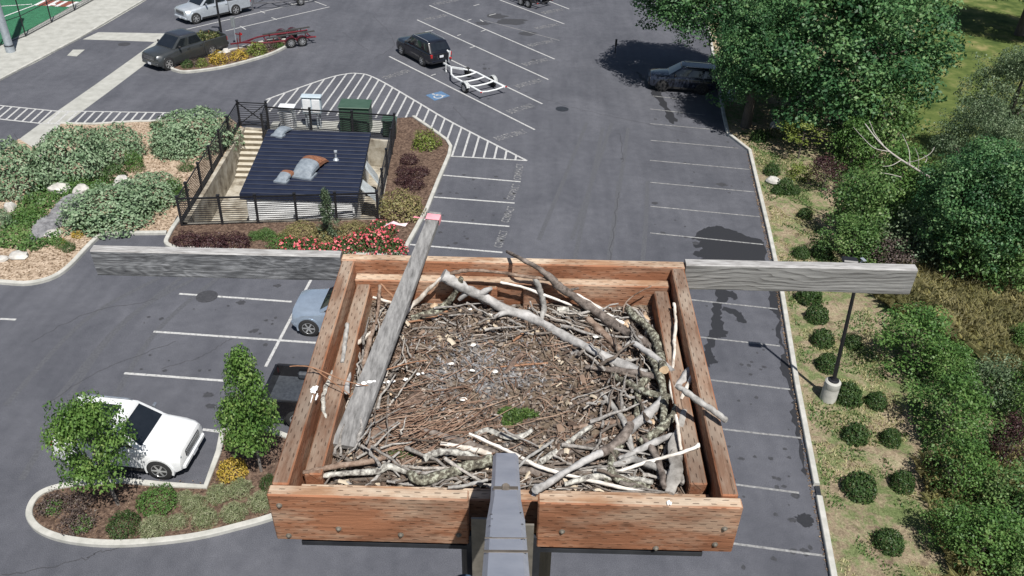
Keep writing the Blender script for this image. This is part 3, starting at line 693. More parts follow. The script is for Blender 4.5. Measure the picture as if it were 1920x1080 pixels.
# black bar fence
fen = thing('bar_fence', 'black metal fence of horizontal bars round the sunken plant room', 'fence', G(343, 426))
fo = G(343, 426)
def fence_run(a, b, posts, h=1.55, bars=13, hb=None):
    hb = h if hb is None else hb
    mb = MB(fo); d = (b-a).normalized()
    for k in range(bars):
        z = .12+k*(h-.2)/(bars-1); mb.bar(a+Vector((0, 0, z)), b+Vector((0, 0, z)), .022, .03)
    mb.bar(a+Vector((0, 0, h-.03)), b+Vector((0, 0, h-.03)), .045, .05)
    mb.build('rail_panel', M['black'], fen)
    for t in posts:
        p = a+(b-a)*t; mb = MB(fo); mb.box(p+Vector((0, 0, h/2)), (.11, .11, h+.1), math.atan2(d.y, d.x)); mb.box(p+Vector((0, 0, h+.08)), (.15, .15, .05), math.atan2(d.y, d.x))
        mb.box(p+d*.1+Vector((0, 0, .09)), (.22, .05, .05), math.atan2(d.y, d.x)); mb.build('post', M['black'], fen)
FA, FBp, FC, FD, FE = G(342, 425), G(709, 413), G(741, 262), G(505, 246), G(451, 237)
FM = [(416, 428.5), (485, 420), (558, 416), (632, 414)]
fd_ = (FBp-FA); fence_run(FA, FBp, [0]+[(G(*q)-FA).dot(fd_)/fd_.length_squared for q in FM]+[1])
fence_run(FA, FE, [.12, .3, .47, .64, .8, 1])
fence_run(FBp, FC, [.25, .5, .78, 1], bars=9)
fence_run(FC, FD, [.33, .66, 1])
FG = G(504, 239); fence_run(FD+dn*1.3, FG, [0, 1], bars=10)
mb = MB(fo); ga, gb = FE+Vector((0, 0, .02)), FG
for k in range(11): z = .15+k*.135; mb.bar(ga+Vector((0, 0, z)), gb+Vector((0, 0, z)), .022, .03)
for s_, e_ in (((ga, .15), (gb, 1.5)), ((ga, 1.5), (gb, .15)), ((ga, 1.5), (gb, 1.5)), ((ga, .12), (gb, .12))): mb.bar(s_[0]+Vector((0, 0, s_[1])), e_[0]+Vector((0, 0, e_[1])), .05, .05)
mb.build('gate', M['black'], fen)
# cabinets on a pad behind the fence
pad = gp([(500, 246), (512, 229), (735, 226), (741, 252)])
sheet('concrete_pad', pad, .03, M['concrete'])
def cabinet(name, label, px, py, w, d, h, mat, legs=0., lid=True, ang=.03, door=True):
    b = G(px, py, .03); t = thing(name, label, 'cabinet', b, Matrix.Rotation(ang, 3, 'Z'))
    mb = MB(); mb.cham((0, 0, legs+(h-legs)/2), (w, d, h-legs), .03); mb.build('housing', mat, t, smooth=30)
    if lid: mb = MB(); mb.cham((0, -.02, h+.03), (w+.1, d+.12, .07), .025); mb.build('lid', mat, t)
    if door:
        mb = MB(); mb.box((0, -d/2-.012, legs+(h-legs)*.5), (w*.86, .024, (h-legs)*.82)); mb.box((w*.3, -d/2-.04, legs+(h-legs)*.5), (.04, .04, .14)); mb.build('door', mat, t)
    if legs:
        for x in (-w*.38, w*.38): mb = MB(); mb.box((x, 0, legs/2), (.08, .08, legs)); mb.build('leg', M['galv'], t)
    return t
cabinet('utility_cabinet', 'white utility cabinet behind the fence, nearest the gate', 542, 241, .85, .7, 1.35, M['white_box'])
t = cabinet('meter_cabinet', 'pale grey twin meter cabinet raised on legs behind the fence', 589, 239, 1.1, .45, 1.95, M['grey_box'], legs=.95, door=False)
for x in (-.27, .27):
    mb = MB(); mb.cham((x, -.24, 1.45), (.47, .05, .8), .02); mb.build('panel', M['white_box'], t); mb = MB(); mb.tube([(x, -.1, 0), (x, -.1, 1.0)], .05, 8); mb.build('conduit', M['galv'], t)
cabinet('transformer', 'large dark green transformer cabinet behind the fence', 669, 243, 1.75, 1.3, 1.6, M['green_box'])
cabinet('pedestal_box', 'small low green cabinet in the fence corner beside the transformer', 731, 252, .75, .7, .95, M['green_box'])

# ------------------------------------------------------------------ nesting platform
nest = thing('nesting_platform', 'wooden nesting platform box of orange treated boards with grey perch boards sticking out both sides', 'nest platform', NO, NM)
def board(name, c, size, ax, parent=nest, ch=.004):
    mb = MB(); mb.cham(c, size, ch, top=1); return mb.build(name, [M['wood_'+ax], M['top_'+ax]], parent)
hx, hy = NW/2, ND/2; T = .04; TF = .036; BH = .185
board('front_board', ((-hx-.092)/2-.002, -hy-TF/2, -BH/2), (hx-.088, TF, BH), 'x')
board('front_board', ((hx+.09)/2+.002, -hy-TF/2, -BH/2-.004), (hx-.082, TF, BH), 'x')
board('back_board', (0, hy-T/2, -.065), (NW+.01, T, .13), 'x')
for s in (-1, 1): board('side_board', (s*(hx-.0225), -T/2, -.1), (.045, ND-T-.004, .2), 'y')
for s in (-1, 1):
    board('inner_board', (s*.528, -.005, -.15), (.05, .875, .18), 'y')
board('inner_board', (0, .462, -.135), (1.125, .042, .17), 'x'); board('inner_board', (0, -.475, -.17), (1.12, .042, .17), 'x')
board('cleat', (.075, .425, -.12), (.07, .018, .13), 'x'); board('cleat', (-.07, .425, -.115), (.035, .018, .12), 'x')
def rough_beam(x0, x1, mat, seed):
    mb = MB(); n = 26; vs = []; fs = []
    for i in range(n+1):
        x = x0+(x1-x0)*i/n; e = .0016*noise.noise((x*4, seed, 0))
        t = .002 if abs(i-(0 if x0 < 0 else n)) > 0 else .006
        for (y, z) in ((hy-T+.001, -.108+e*3), (hy-T, -.108+.004), (hy-T+e, -.004), (hy-T+.005, .0+e), (hy-.005, .0+e), (hy, -.005), (hy, -.108)):
            vs.append((x, y, z+.014))
    for i in range(n):
        for j in range(7): fs.append((i*7+j, i*7+(j+1) % 7, i*7+7+(j+1) % 7, i*7+7+j))
    fs += [tuple(range(6, -1, -1)), tuple(n*7+j for j in range(7))]
    mb.add(vs, fs); mb.mi = [1 if (k < 7*n and k % 7 in (2, 3, 4)) else 0 for k in range(len(mb.f))]; o = mb.build('perch_board', [mat, M['beam_top']], nest)
    return o
o = rough_beam(-1.512, -hx-.006, M['beam_dark'], 1); o['label'] = 'darkly weathered swirly-grained board end'
o = rough_beam(hx+.006, 1.435, M['beam_pale'], 5); o['label'] = 'pale silver weathered board end'
mb = MB(); mb.box((0, 0, -.262), (NW-.06, ND-.1, .03)); mb.build('floor_board', M['beam_dark'], nest)
mb = MB(); mb.box((-.3, -hy-.005, -.205), (.5, .05, .016)); mb.box((.3, -hy-.005, -.209), (.48, .05, .016)); mb.build('support_angle', M['steeldark'], nest)
for x, z in ((-.585, -.045), (-.578, -.19), (-.44, -.15), (-.275, -.172), (.155, -.135), (.58, -.1), (.565, -.178), (.41, -.205), (-.12, -.165)):
    mb = MB(); mb.lathe([(.008, 0), (.008, -.002), (.0055, -.0022), (.0052, -.005), (.003, -.007)], (x, -hy-TF-.0005, z*.86), 10, 'y'); mb.build('bolt', M['bracket'], nest, smooth=30)
mb = MB(); mb.tube([(0, 0, -.28), (0, 0, -18.9)], [.17, .2], 20); mb.build('pole', M['bark'], nest, smooth=40)
# droppings on the boards are splashes of paint-like white, part of the platform
def splash(mb, c, r, n=9, z=.0015, sx=1., up=Vector((0, 0, 1))):
    pts = []
    for i in range(n):
        a = 6.283*i/n; q = r*random.uniform(.45, 1.25); pts.append((c[0]+q*math.cos(a)*sx, c[1]+q*math.sin(a), c[2]+z))
    mb.add(pts, [tuple(range(n))])
CW = NMAT('white_dropping', [(.72, .72, .7), (.85, .85, .84)], 40, .8)
def splat(px, py, w, h, seed, z=.0012):
    c = NP(px, py, 0); k = DEP(NM @ c + NO)/FPX; mb = MB(); n = 26; pts = []
    for i in range(n):
        a = 6.283*i/n; q = .75+.5*noise.noise((math.cos(a)*1.7, math.sin(a)*1.7, seed))+random.uniform(-.12, .12); pts.append((c.x+w*k*.5*q*math.cos(a), c.y+h*k*.9*q*math.sin(a), z))
    mb.add(pts, [tuple(range(n))]); mb.build('dropping', CW, nest)
splat(589, 731, 17, 15, 1); splat(594, 745, 5, 12, 2); splat(585, 747, 3, 14, 3); splat(1254, 943, 12, 9, 4)

# camera arm of square painted tube coming out of the gap in the front
def NLOC(v): return NI @ (Vector(v)-NO)
af = NLOC(CP+ray(948, 873)*2.10); an = NLOC(CP+ray(948, 1082)*1.30); ad = (an-af).normalized(); AL = (an-af).length
def arm_t(y):
    lo, hi = 0., 1.4
    for _ in range(40):
        m_ = (lo+hi)/2; lo, hi = (m_, hi) if PX(NM @ (af+ad*AL*m_)+NO)[1] < y else (lo, m_)
    return lo
arm = thing('camera_arm', 'grey painted square steel arm rising from the gap in the front boards', 'bracket', NO, NM)
def sqtube(mb, a, b, w0, w1, h, m=0, r=.008):
    d = (b-a).normalized(); x = d.cross(Vector((0, 0, 1))).normalized(); u = x.cross(d); vs = []
    for p, w in ((a, w0), (b, w1)):
        for (i, j) in ((-1, -1), (1, -1), (1, 1), (-1, 1)):
            for k in ((1, 0), (.7, .3), (.3, .7), (0, 1)) if i*j > 0 else ((0, 1), (.3, .7), (.7, .3), (1, 0)):
                vs.append(p + x*(i*(w/2-r*k[1])) + u*(j*(h/2-r*k[0])))
    n = 16; fs = [(i, (i+1) % n, n+(i+1) % n, n+i) for i in range(n)]+[tuple(range(n-1, -1, -1)), tuple(n+i for i in range(n))]
    mb.add(vs, fs, m)
p1 = af+ad*AL*arm_t(962); p2 = af+ad*AL*arm_t(1000); p3 = an+ad*.35
mb = MB(); sqtube(mb, af, p1, .062, .060, .062); mb.build('tube', M['steelpaint'], arm, smooth=40)
mb = MB(); sqtube(mb, p1-ad*.002, p2, .060, .068, .064); mb.build('reducer', M['steelpaint'], arm, smooth=40)
mb = MB(); sqtube(mb, p2-ad*.001, p3, .0685, .0685, .067); mb.build('sleeve', M['steelpaint'], arm, smooth=40)
ax_ = ad.cross(Vector((0, 0, 1))).normalized(); au = ax_.cross(ad)
rt_ = Matrix((ad, -ax_, au)).transposed()
tp_ = arm_t(944); mb = MB(); mb.box(af+ad*AL*tp_+au*.0315, (.024, .05, .0016), rot=rt_); mb.lathe([(.009, 0), (.007, .003)], af+ad*(AL*tp_-.011)+au*.0318, 10); mb.lathe([(.009, 0), (.007, .003)], af+ad*(AL*tp_+.011)+au*.0318, 10)
mb.build('primer_patch', M['steelchip'], arm)
for k, (cy_, x) in enumerate(((1001, .026), (1010, .024), (1024, .027), (1048, .025), (998, -.027), (1020, -.0285), (1052, -.026))):
    t = arm_t(cy_+random.uniform(-3, 3))
    mb = MB(); c_ = af+ad*AL*t+ax_*x+au*.0338; n = 7
    mb.add([c_+rt_ @ Vector((random.uniform(.001, .005)*math.cos(q), random.uniform(.001, .0035)*math.sin(q), 0)) for q in [6.283*i/n for i in range(n)]], [tuple(range(n))]); mb.build('paint_chip', M['steeldark'], arm)
for y_, w_ in ((1048, .003), (1075, .010)):
    mb = MB(); mb.box(af+ad*AL*arm_t(y_)+au*.034, (w_, .0686, .0012), rot=rt_); mb.build('weld_seam', M['steelchip'], arm)
mb = MB(); mb.box((-.003, -.55, -.33), (.05, .12, .55)); mb.box((-.003, -.5, -.14), (.05, .07, .2)); mb.build('upright', M['steeldark'], arm)
mb = MB(); mb.box((-.062, -.60, -.20), (.042, .006, .34)); mb.box((.058, -.60, -.22), (.042, .006, .34)); mb.build('bracket_plate', M['bracket'], arm)
mb = MB(); mb.box((0, -.56, -.3), (.2, .01, .3)); mb.build('back_plate', M['steeldark'], arm)
mb = MB(); mb.lathe([(.03, 0), (.03, -.03), (.02, -.045)], (-.105, -.6, -.30), 12, 'y'); mb.build('bolt_head', PAINT('blue_steel', (.05, .08, .13)), arm, smooth=30)

# ------------------------------------------------------------------ nest lining
def FW(u, v):
    """height of the packed nest material"""
    d = max(abs(u)/.5, abs(v+.0)/.45)
    h = -.158+.035*max(0, d-.45)**1.5+.02*max(0, -v)+.012*max(0, u)
    h += .016*noise.noise((u*5, v*5, 3))+.008*noise.noise((u*16, v*16, 9))
    return h
n1, n2 = 150, 130; mb = MB(); vs = []; fs = []
for i in range(n1+1):
    for j in range(n2+1):
        u = -.515+1.03*i/n1; v = -.475+.925*j/n2
        vs.append((u, v, FW(u, v)+.004*noise.noise((u*60, v*60, 1))))
for i in range(n1):
    for j in range(n2): k = i*(n2+1)+j; fs.append((k, k+n2+1, k+n2+2, k+1))
mb.add(vs, fs)
def fill_mat():
    m, nt, b = newmat('nest_lining'); f = noisen(nt, 75, 6, .75); g = noisen(nt, 9, 6, .7); h = noisen(nt, 30, 5, .8, dist=1.)
    c = mixramp(nt, mth(nt, 'MULTIPLY_ADD', f, .6, mth(nt, 'MULTIPLY', h, .4)), [(.035, .026, .02), (.15, .115, .085), (.33, .27, .21)], [.34, .5, .68])
    c = mixc(nt, mixramp(nt, g, [(0, 0, 0), (1, 1, 1)], [.52, .66]), c, mixramp(nt, f, [(.1, .1, .1), (.36, .36, .37)], [.35, .65]))
    nt.links.new(c, b.inputs['Base Color']); b.inputs['Roughness'].default_value = .95; b.inputs['Specular IOR Level'].default_value = .1
    bumpn(nt, b, f, 1., .006); return m
def nroot(o): o.matrix_world = Matrix.Translation(NO) @ NM.to_4x4(); return o
wt(nroot(mb.build('nest_lining', fill_mat(), smooth=180)), 'packed brown and grey debris filling the wooden box', 'nest lining', kind='stuff')
# loose bits
def V_attr(me, vals):
    at = me.attributes.new('v', 'FLOAT', 'FACE'); at.data.foreach_set('value', np.asarray(vals, np.float32))
def litter(name, label, n, make, cols, pos=None, cat='debris'):
    mb = MB(); vals = []
    for k in range(n):
        f0 = len(mb.f); make(mb, k); vals += [random.random()]*(len(mb.f)-f0)
    m, nt_, b = newmat(name); a = nt_.nodes.new('ShaderNodeAttribute'); a.attribute_name = 'v'
    nt_.links.new(mixramp(nt_, a.outputs['Fac'], cols, pos), b.inputs['Base Color']); b.inputs['Roughness'].default_value = .9; b.inputs['Specular IOR Level'].default_value = .15
    o = mb.build(name, m); V_attr(o.data, vals); nroot(o); wt(o, label, cat, kind='stuff'); return o
def flake(mb, k):
    u, v = random.uniform(-.5, .5), random.uniform(-.46, .43); r = random.uniform(.0022, .009)*(1.6 if random.random() < .1 else 1); a = random.uniform(0, 6.28); asp = random.uniform(.25, .8)
    ca, sa = math.cos(a), math.sin(a); z = FW(u, v)+random.uniform(.001, .012); t1, t2 = random.uniform(-.5, .5), random.uniform(-.5, .5); P_ = []
    for (x, y) in ((-1, -.4), (-.2, -1), (1, -.6), (.8, .7), (-.3, 1)):
        x *= r*random.uniform(.7, 1.2); y *= r*asp*random.uniform(.7, 1.2); P_.append((u+x*ca-y*sa, v+x*sa+y*ca, z+x*t1+y*t2))
    mb.add(P_, [(0, 1, 2, 3, 4)])
litter('bark_flakes', 'bark flakes and leaf scraps strewn over the nest lining', 7500, flake, [(.042, .033, .028), (.105, .082, .068), (.18, .145, .12), (.27, .23, .195), (.4, .35, .3)], [0, .3, .62, .88, 1])
def twig(mb, k):
    ed = random.random() < .55
    u, v = random.uniform(-.5, .5), random.uniform(-.46, .43)
    if ed:
        if random.random() < .6: u = random.choice((-1, 1))*random.uniform(.3, .5)
        else: v = random.choice((-1, -1, 1))*random.uniform(.28, .45)
        v = min(v, .42)
    L = random.uniform(.02, .075)*(1.7 if ed else 1); a = random.uniform(0, 6.28); r = random.uniform(.0008, .0022)*(1.5 if ed else 1)
    du, dv = L*math.cos(a), L*math.sin(a); tz = random.uniform(-.12, .12)*L; P_ = []
    for t in (-.5, 0, .5):
        uu, vv = u+du*t, v+dv*t
        if abs(uu) > .5 or vv > .43 or vv < -.47: return
        P_.append((uu, vv, max(FW(uu, vv)+.002, FW(u, v)+.006+tz*t*2)+(.003 if t == 0 else 0)+random.uniform(0, .006)))
    mb.tube(P_, [r, r, r*.6], 4)
litter('small_twigs', 'short broken twigs scattered thickly through the nest', 2400, twig, [(.035, .026, .02), (.1, .068, .05), (.18, .13, .1), (.3, .25, .21), (.46, .41, .36)], [0, .3, .65, .93, 1])
def needle(mb, k):
    if k < 150: px, py = random.gauss(770, 90), random.gauss(790, 50); a = random.gauss(.6, .34); L = random.uniform(.06, .26)
    else: px, py = random.uniform(700, 1180), random.uniform(620, 830); a = random.uniform(0, 3.14); L = random.uniform(.03, .085)
    p = NP(px, py, -.14); u, v = p.x, p.y
    du, dv = L/2*math.cos(a), L/2*math.sin(a)
    if max(abs(u+du), abs(u-du)) > .49 or max(v+dv, v-dv) > .42 or min(v+dv, v-dv) < -.45: return
    z = random.uniform(.006, .028 if k < 150 else .012); sag = random.uniform(-.004, .012)
    mb.tube([(u-du, v-dv, FW(u-du, v-dv)+z), (u+dv*.12, v-du*.12, FW(u, v)+z+sag), (u+du, v+dv, FW(u+du, v+dv)+z)], [.0014, .0016, .0009], 4)
litter('pine_needles', 'long rusty orange dry pine needles in the front left of the nest', 430, needle, [(.12, .072, .05), (.23, .145, .105), (.38, .27, .2)])
def fluff(mb, k):
    px, py = random.gauss(905, 65), random.gauss(680, 42); p = NP(px, py, -.15); u, v = p.x, p.y
    if abs(u) > .45 or abs(v) > .4: return
    for j in range(9):
        a = random.uniform(0, 6.28); L = random.uniform(.004, .011); z = FW(u, v)+random.uniform(.002, .012)
        mb.tube([(u, v, z), (u+L*math.cos(a), v+L*math.sin(a), z+random.uniform(-.003, .006))], [.0011, .0005], 3)
litter('down_fluff', 'grey downy fluff caught in the middle of the nest', 420, fluff, [(.16, .16, .17), (.3, .3, .31), (.45, .45, .46)])
# green clumps
def moss(name, label, px, py, rx, ry, n, cols):
    p = NP(px, py, -.135); c = []; nn = []
    k = n; a = rng.uniform(0, 6.283, k); q = np.sqrt(rng.random(k))*(.8+.25*np.sin(a*3+1))
    x = p.x+rx*q*np.cos(a); y = p.y+ry*q*np.sin(a)
    z = np.array([FW(i, j) for i, j in zip(x, y)])+.004+.022*(1-q**2).clip(0)*rng.random(k)+.006*rng.random(k)
    me = leaf_mesh(name, np.stack([x, y, z], 1), rng.normal(size=(k, 3))+np.array([0, 0, .4]), rng.uniform(.008, .02, k), rng.random(k), LEAF(name, cols, .1), .22)
    o = bpy.data.objects.new(name, me); COL.objects.link(o); nroot(o); return wt(o, label, 'moss' if 'moss' in name else 'sprig')
moss('moss_clump', 'loose bright green clump of moss in the nest above the steel arm', 968, 774, .07, .05, 2300, [(.03, .06, .015), (.07, .13, .03), (.13, .2, .05)])
moss('green_sprig', 'dark green conifer sprig beside the foot of the weathered plank', 655, 812, .045, .055, 330, [(.03, .05, .02), (.06, .1, .035)])
moss('green_sprig', 'thin green sprig against the left front board', 640, 892, .075, .018, 300, [(.03, .05, .02), (.08, .12, .04)])
moss('green_sprig', 'long green needle sprig crossing the nest left of the steel arm', 745, 855, .055, .022, 200, [(.05, .08, .02), (.1, .15, .05)])

# ------------------------------------------------------------------ sticks and branches in the nest
def bark_mat(name, cols, scale, bump=.8, stretch=None, pos=None):
    return NMAT(name, cols, scale, .9, bump, stretch=stretch, pos=pos, detail=9, spec=.15, bd=.004)
SM = {'drift': bark_mat('driftwood', [(.17, .165, .16), (.37, .36, .35), (.52, .51, .5)], 22, pos=[.32, .5, .66]),
      'lichen': bark_mat('lichen_bark', [(.035, .032, .028), (.14, .13, .1), (.4, .41, .33)], 85, pos=[.36, .5, .62]),
      'lichenpale': bark_mat('pale_lichen_bark', [(.09, .08, .075), (.34, .33, .3), (.56, .55, .5)], 70, pos=[.36, .5, .62]),
      'dark': bark_mat('dark_bark', [(.05, .042, .037), (.15, .125, .11), (.26, .225, .2)], 40, pos=[.34, .5, .66]),
      'brown': bark_mat('brown_bark', [(.08, .055, .042), (.21, .15, .115), (.34, .27, .22)], 35, pos=[.34, .5, .66]),
      'pale': bark_mat('pale_peeled_wood', [(.32, .27, .22), (.58, .53, .47), (.72, .68, .63)], 28, .5, pos=[.3, .5, .66]),
      'white': bark_mat('white_peeled_stick', [(.5, .46, .41), (.7, .66, .61), (.8, .77, .73)], 30, .4, pos=[.3, .5, .66]),
      'grey': bark_mat('grey_stick', [(.15, .145, .14), (.31, .3, .285), (.45, .44, .42)], 34, pos=[.32, .5, .66]),
      'orange': bark_mat('orange_stem', [(.2, .1, .055), (.38, .22, .14)], 30, .3),
      'slab': bark_mat('bark_slab', [(.06, .042, .033), (.17, .12, .095), (.27, .21, .17)], 60, 1., pos=[.34, .5, .66]),
      'split': bark_mat('split_wood', [(.12, .11, .1), (.3, .285, .265), (.46, .44, .41)], 12, .9, (1, 1, 1), pos=[.34, .5, .66]),
      'cut': NMAT('cut_wood', [(.35, .24, .14), (.55, .42, .28)], 60, .8)}
def NPL(px, py, ax, val):                      # photo point on a plane of the platform (its inner walls)
    c = NI @ (CP-NO); d = NI @ ray(px, py); return c + d*((val-c[ax])/d[ax])
def spt(px, py, dz):
    """photo point -> point on the nest material, dz above it; against the inner walls where it would pass through them"""
    w = -.13
    for _ in range(6):
        p = NP(px, py, w); u = min(max(p.x, -.5), .5); v = min(max(p.y, -.46), .44); w = FW(u, v)+dz
    p = NP(px, py, w)
    if p.z < .0:
        if p.y > .405: p = NPL(px, py, 1, .405)
        if p.x > .49 and dz < .045: p = NPL(px, py, 0, .49)
        elif p.x < -.49 and dz < .045: p = NPL(px, py, 0, -.49)
    return p
def stick(label, pts, rpx, mat, dz=.012, group=None, stubs=(), knots=.17, sub=5, cat='stick', name='stick', cut=False, sq=1., n=9):
    """pts: photo points (x, y[, extra height]); rpx radius in photo pixels, start and end or per point"""
    P_ = [spt(q[0], q[1], dz+(q[2] if len(q) > 2 else 0)) for q in pts]; k = len(P_)
    rr = list(rpx) if hasattr(rpx, '__len__') else [rpx, rpx]
    if len(rr) != k: rr = [rr[0]+(rr[-1]-rr[0])*i/(k-1) for i in range(k)]
    rad = [r*DEP(NM @ p + NO)/FPX for r, p in zip(rr, P_)]
    S_ = smooth_path(P_, sub); rs = []
    for i in range(k-1):
        for s in range(sub): rs.append(rad[i]+(rad[i+1]-rad[i])*s/sub)
    rs.append(rad[-1]); sd_ = random.random()*50
    S_ = [p+Vector((noise.noise((i*.7, sd_, 1)), noise.noise((i*.7, sd_, 7)), noise.noise((i*.7, sd_, 3))*.5))*min(r*.5, .003)*(0 if i in (0,) else 1) for i, (p, r) in enumerate(zip(S_, rs))]
    rs = [r*(1+knots*1.6*noise.noise((i*.62, sd_, 4))) for i, r in enumerate(rs)]
    mb = MB(S_[0]); mb.tube(S_, rs, n, jit=knots*.75, sq=sq)
    if cut:
        for e in (-1,): mb.mi[-1] = 1
    for (x0, y0, x1, y1, r) in stubs:
        a = spt(x0, y0, dz); b = spt(x1, y1, dz+.012); r_ = r*DEP(NM @ a + NO)/FPX; mb.tube([a, (a+b)/2+Vector((0, 0, .003)), b], [r_*1.2, r_, r_*.6], 7, jit=.1)
    o = mb.build(name, [SM[mat], SM['cut']] if cut else SM[mat], smooth=60)
    o.matrix_world = Matrix.Translation(NO + NM @ S_[0]) @ NM.to_4x4()
    return wt(o, label, cat, group or 'sticks of the nest')
K = stick
K('thick silver driftwood branch slanting across the back of the nest, the longest of all', [(830, 516, .02), (866, 538, .018), (906, 557, .01), (949, 581), (998, 597), (1051, 626), (1102, 653), (1155, 678), (1212, 702)], [12, 10, 9.5, 10, 9.5, 8.5, 8, 8.5, 11], 'drift', .02, stubs=[(880, 545, 861, 562, 6), (900, 552, 922, 540, 6), (955, 583, 926, 595, 5)], n=12)
K('dark lichen-spotted branch standing in front of the driftwood end at the back', [(866, 521, .045), (857, 540, .04), (848, 557, .02), (836, 572), (810, 587), (772, 598)], [5, 6, 6, 6.5, 8, 7], 'lichen', .018)
K('pale bent twig arching from the driftwood end down to the weathered plank', [(826, 521, .05), (808, 538, .04), (793, 554, .015), (770, 577), (744, 609)], [2.5, 3.5, 4.5, 4, 3.5], 'pale', .014)
K('thin arched branch curving along the back ledge', [(838, 516, .05), (860, 509, .05), (885, 507, .05), (940, 511, .045), (990, 519, .045), (1030, 524, .04)], [3, 4, 3.2, 3, 3.4, 3.2], 'brown', .03)
K('long dark forked-tip branch sloping from the back rim down to the right corner', [(951, 472, .13), (978, 486, .115), (1010, 503, .095), (1035, 524, .07), (1052, 540, .055), (1102, 573, .03), (1148, 606, .015), (1196, 634), (1225, 652)], [3, 4, 5, 7, 8, 9, 9.5, 9, 6], 'dark', .022, stubs=[(1062, 548, 1085, 540, 3)])
K('freshly split pale strip lying along the dark branch at the back right', [(1080, 552, .035), (1120, 577, .02), (1150, 596, .012), (1185, 615)], [3, 5, 4, 2], 'white', .016)
K('straight thin white stick pointing at the dark branch by the back ledge', [(938, 529, .045), (975, 537, .04), (1012, 550, .03), (1072, 572, .012)], [2.2, 2.6, 2.8, 2.4], 'white', .02)
K('short grey upright stick with a dark knot below the back ledge', [(1003, 522, .05), (1012, 542, .03), (1018, 565, .012), (1019, 583), (1013, 601)], [5, 5.5, 6, 5.5, 4], 'grey', .02)
K('short lichen-crusted stub in the middle of the back', [(1044, 580), (1065, 580), (1092, 585)], [5, 6.5, 5.5], 'lichenpale', .016)
K('dark brown branch with a pitted corn-cob-like surface beside the driftwood', [(1100, 595), (1120, 615), (1140, 635), (1172, 665)], [5.5, 7.5, 7.5, 6.5], 'brown', .016, knots=.2)
K('stout lichen-covered branch with a sawn end in the back right corner', [(1177, 578, .03), (1190, 593, .03), (1213, 612, .026), (1231, 640, .02), (1238, 668, .02), (1246, 694, .02)], [6, 7.5, 7, 9, 9.5, 9], 'lichen', .022, cut=True)
K('thin pale knobbly stick running down beside the right inner board', [(1264, 569, .09), (1266, 590, .085), (1267, 612, .08), (1264, 640, .07), (1265, 655, .065), (1260, 700, .05), (1257, 728, .045), (1264, 756, .04)], [3, 2.6, 3.2, 3.4, 2.8, 3, 3, 2.4], 'pale', .02)
K('splintered grey chunk of wood at the right edge pointing at the right board', [(1298, 690, .05), (1273, 721, .04), (1262, 735, .03)], [7, 9, 7], 'drift', .03, knots=.3)
K('grey weathered branch in the middle of the right side, running toward the arm', [(1242, 749, .03), (1225, 767, .025), (1207, 783, .02), (1190, 798, .016), (1181, 814)], [8, 9, 9, 9, 4], 'drift', .024, stubs=[(1205, 785, 1222, 793, 4)])
K('thin smooth stick leaning beside the splintered grey chunk', [(1304, 692, .06), (1291, 718, .05), (1277, 749, .04)], [4, 4, 3.4], 'pale', .03)
K('smooth grey rod poking out over the right side board', [(1270, 724, .125), (1285, 734, .125), (1312, 754, .12), (1340, 772, .115), (1362, 789, .11)], [5, 6, 6.2, 6.4, 5.6], 'grey', .05)
K('long thin dark twig in the middle right of the nest lining', [(1067, 764), (1100, 748), (1139, 733), (1170, 720), (1204, 709)], [3.5, 3, 3.4, 4, 5], 'dark', .01)
K('upright lichen-grey branch meeting the long grey branch from above', [(1229, 700, .016), (1205, 716, .012), (1197, 733, .012), (1195, 768, .012), (1197, 792, .014)], [8, 8, 7, 7, 7], 'lichen', .016)
K('long bleached branch with a broken knuckle end beside the steel arm', [(1003, 920, .05), (1028, 905, .045), (1066, 882, .035), (1108, 858, .03), (1128, 849, .026)], [9, 7, 6, 7.5, 7], 'drift', .03, stubs=[(1008, 916, 1000, 934, 9)])
K('rough dark bough continuing from the bleached branch to the right side', [(1118, 853, .024), (1145, 840, .02), (1172, 814, .02), (1182, 796, .018)], [8, 9.5, 10, 9], 'dark', .026)
K('crooked dark forked root in the front right of the nest', [(1163, 836, .02), (1150, 855, .02), (1145, 872, .02), (1149, 890, .02), (1175, 905, .016), (1200, 910, .01), (1218, 915)], [6, 7, 7.5, 8, 8, 7, 5], 'lichen', .02, stubs=[(1146, 870, 1136, 900, 7), (1160, 842, 1170, 825, 6)])
K('long thin white peeled stick passing beneath the bleached branch at the front', [(880, 813, .02), (935, 838, .02), (968, 853, .02), (1003, 872, .02), (1049, 887, .016), (1125, 905, .014), (1183, 918, .012), (1242, 928)], [2.6, 3.2, 3.6, 3.8, 3.6, 4, 3.4, 2.6], 'white', .022)
K('straight white bone-like stick with a flared tip reaching the right inner board', [(1157, 885, .02), (1202, 870, .03), (1240, 859, .04), (1273, 850, .05), (1303, 839, .06), (1311, 835, .062)], [3.4, 3.6, 3.4, 3.6, 3.6, 5], 'white', .024)
K('birch-pale stick with black flecks right of the steel arm', [(1012, 868, .01), (1051, 840), (1083, 817), (1112, 795)], [5.5, 5.5, 5, 4.6], 'lichenpale', .016)
K('thin grey twig with a forked tip just right of the arm end', [(972, 876, .03), (990, 858, .025), (1010, 845, .02), (1026, 834, .02), (1037, 825, .02)], [2.6, 3, 3, 3.2, 2], 'grey', .02, stubs=[(1030, 831, 1034, 839, 2)])
K('rough dark bark log lying behind the front boards right of the arm', [(968, 880), (1000, 884), (1040, 889), (1085, 887), (1132, 890)], [7, 9, 8, 8, 6], 'dark', .012, knots=.22)
K('weathered grey splinter slab standing against the right inner board', [(1284, 768, .055), (1275, 805, .045), (1264, 842, .035), (1268, 880, .03), (1256, 925, .02)], [4, 9, 12, 14, 10], 'split', .022, sq=.45)
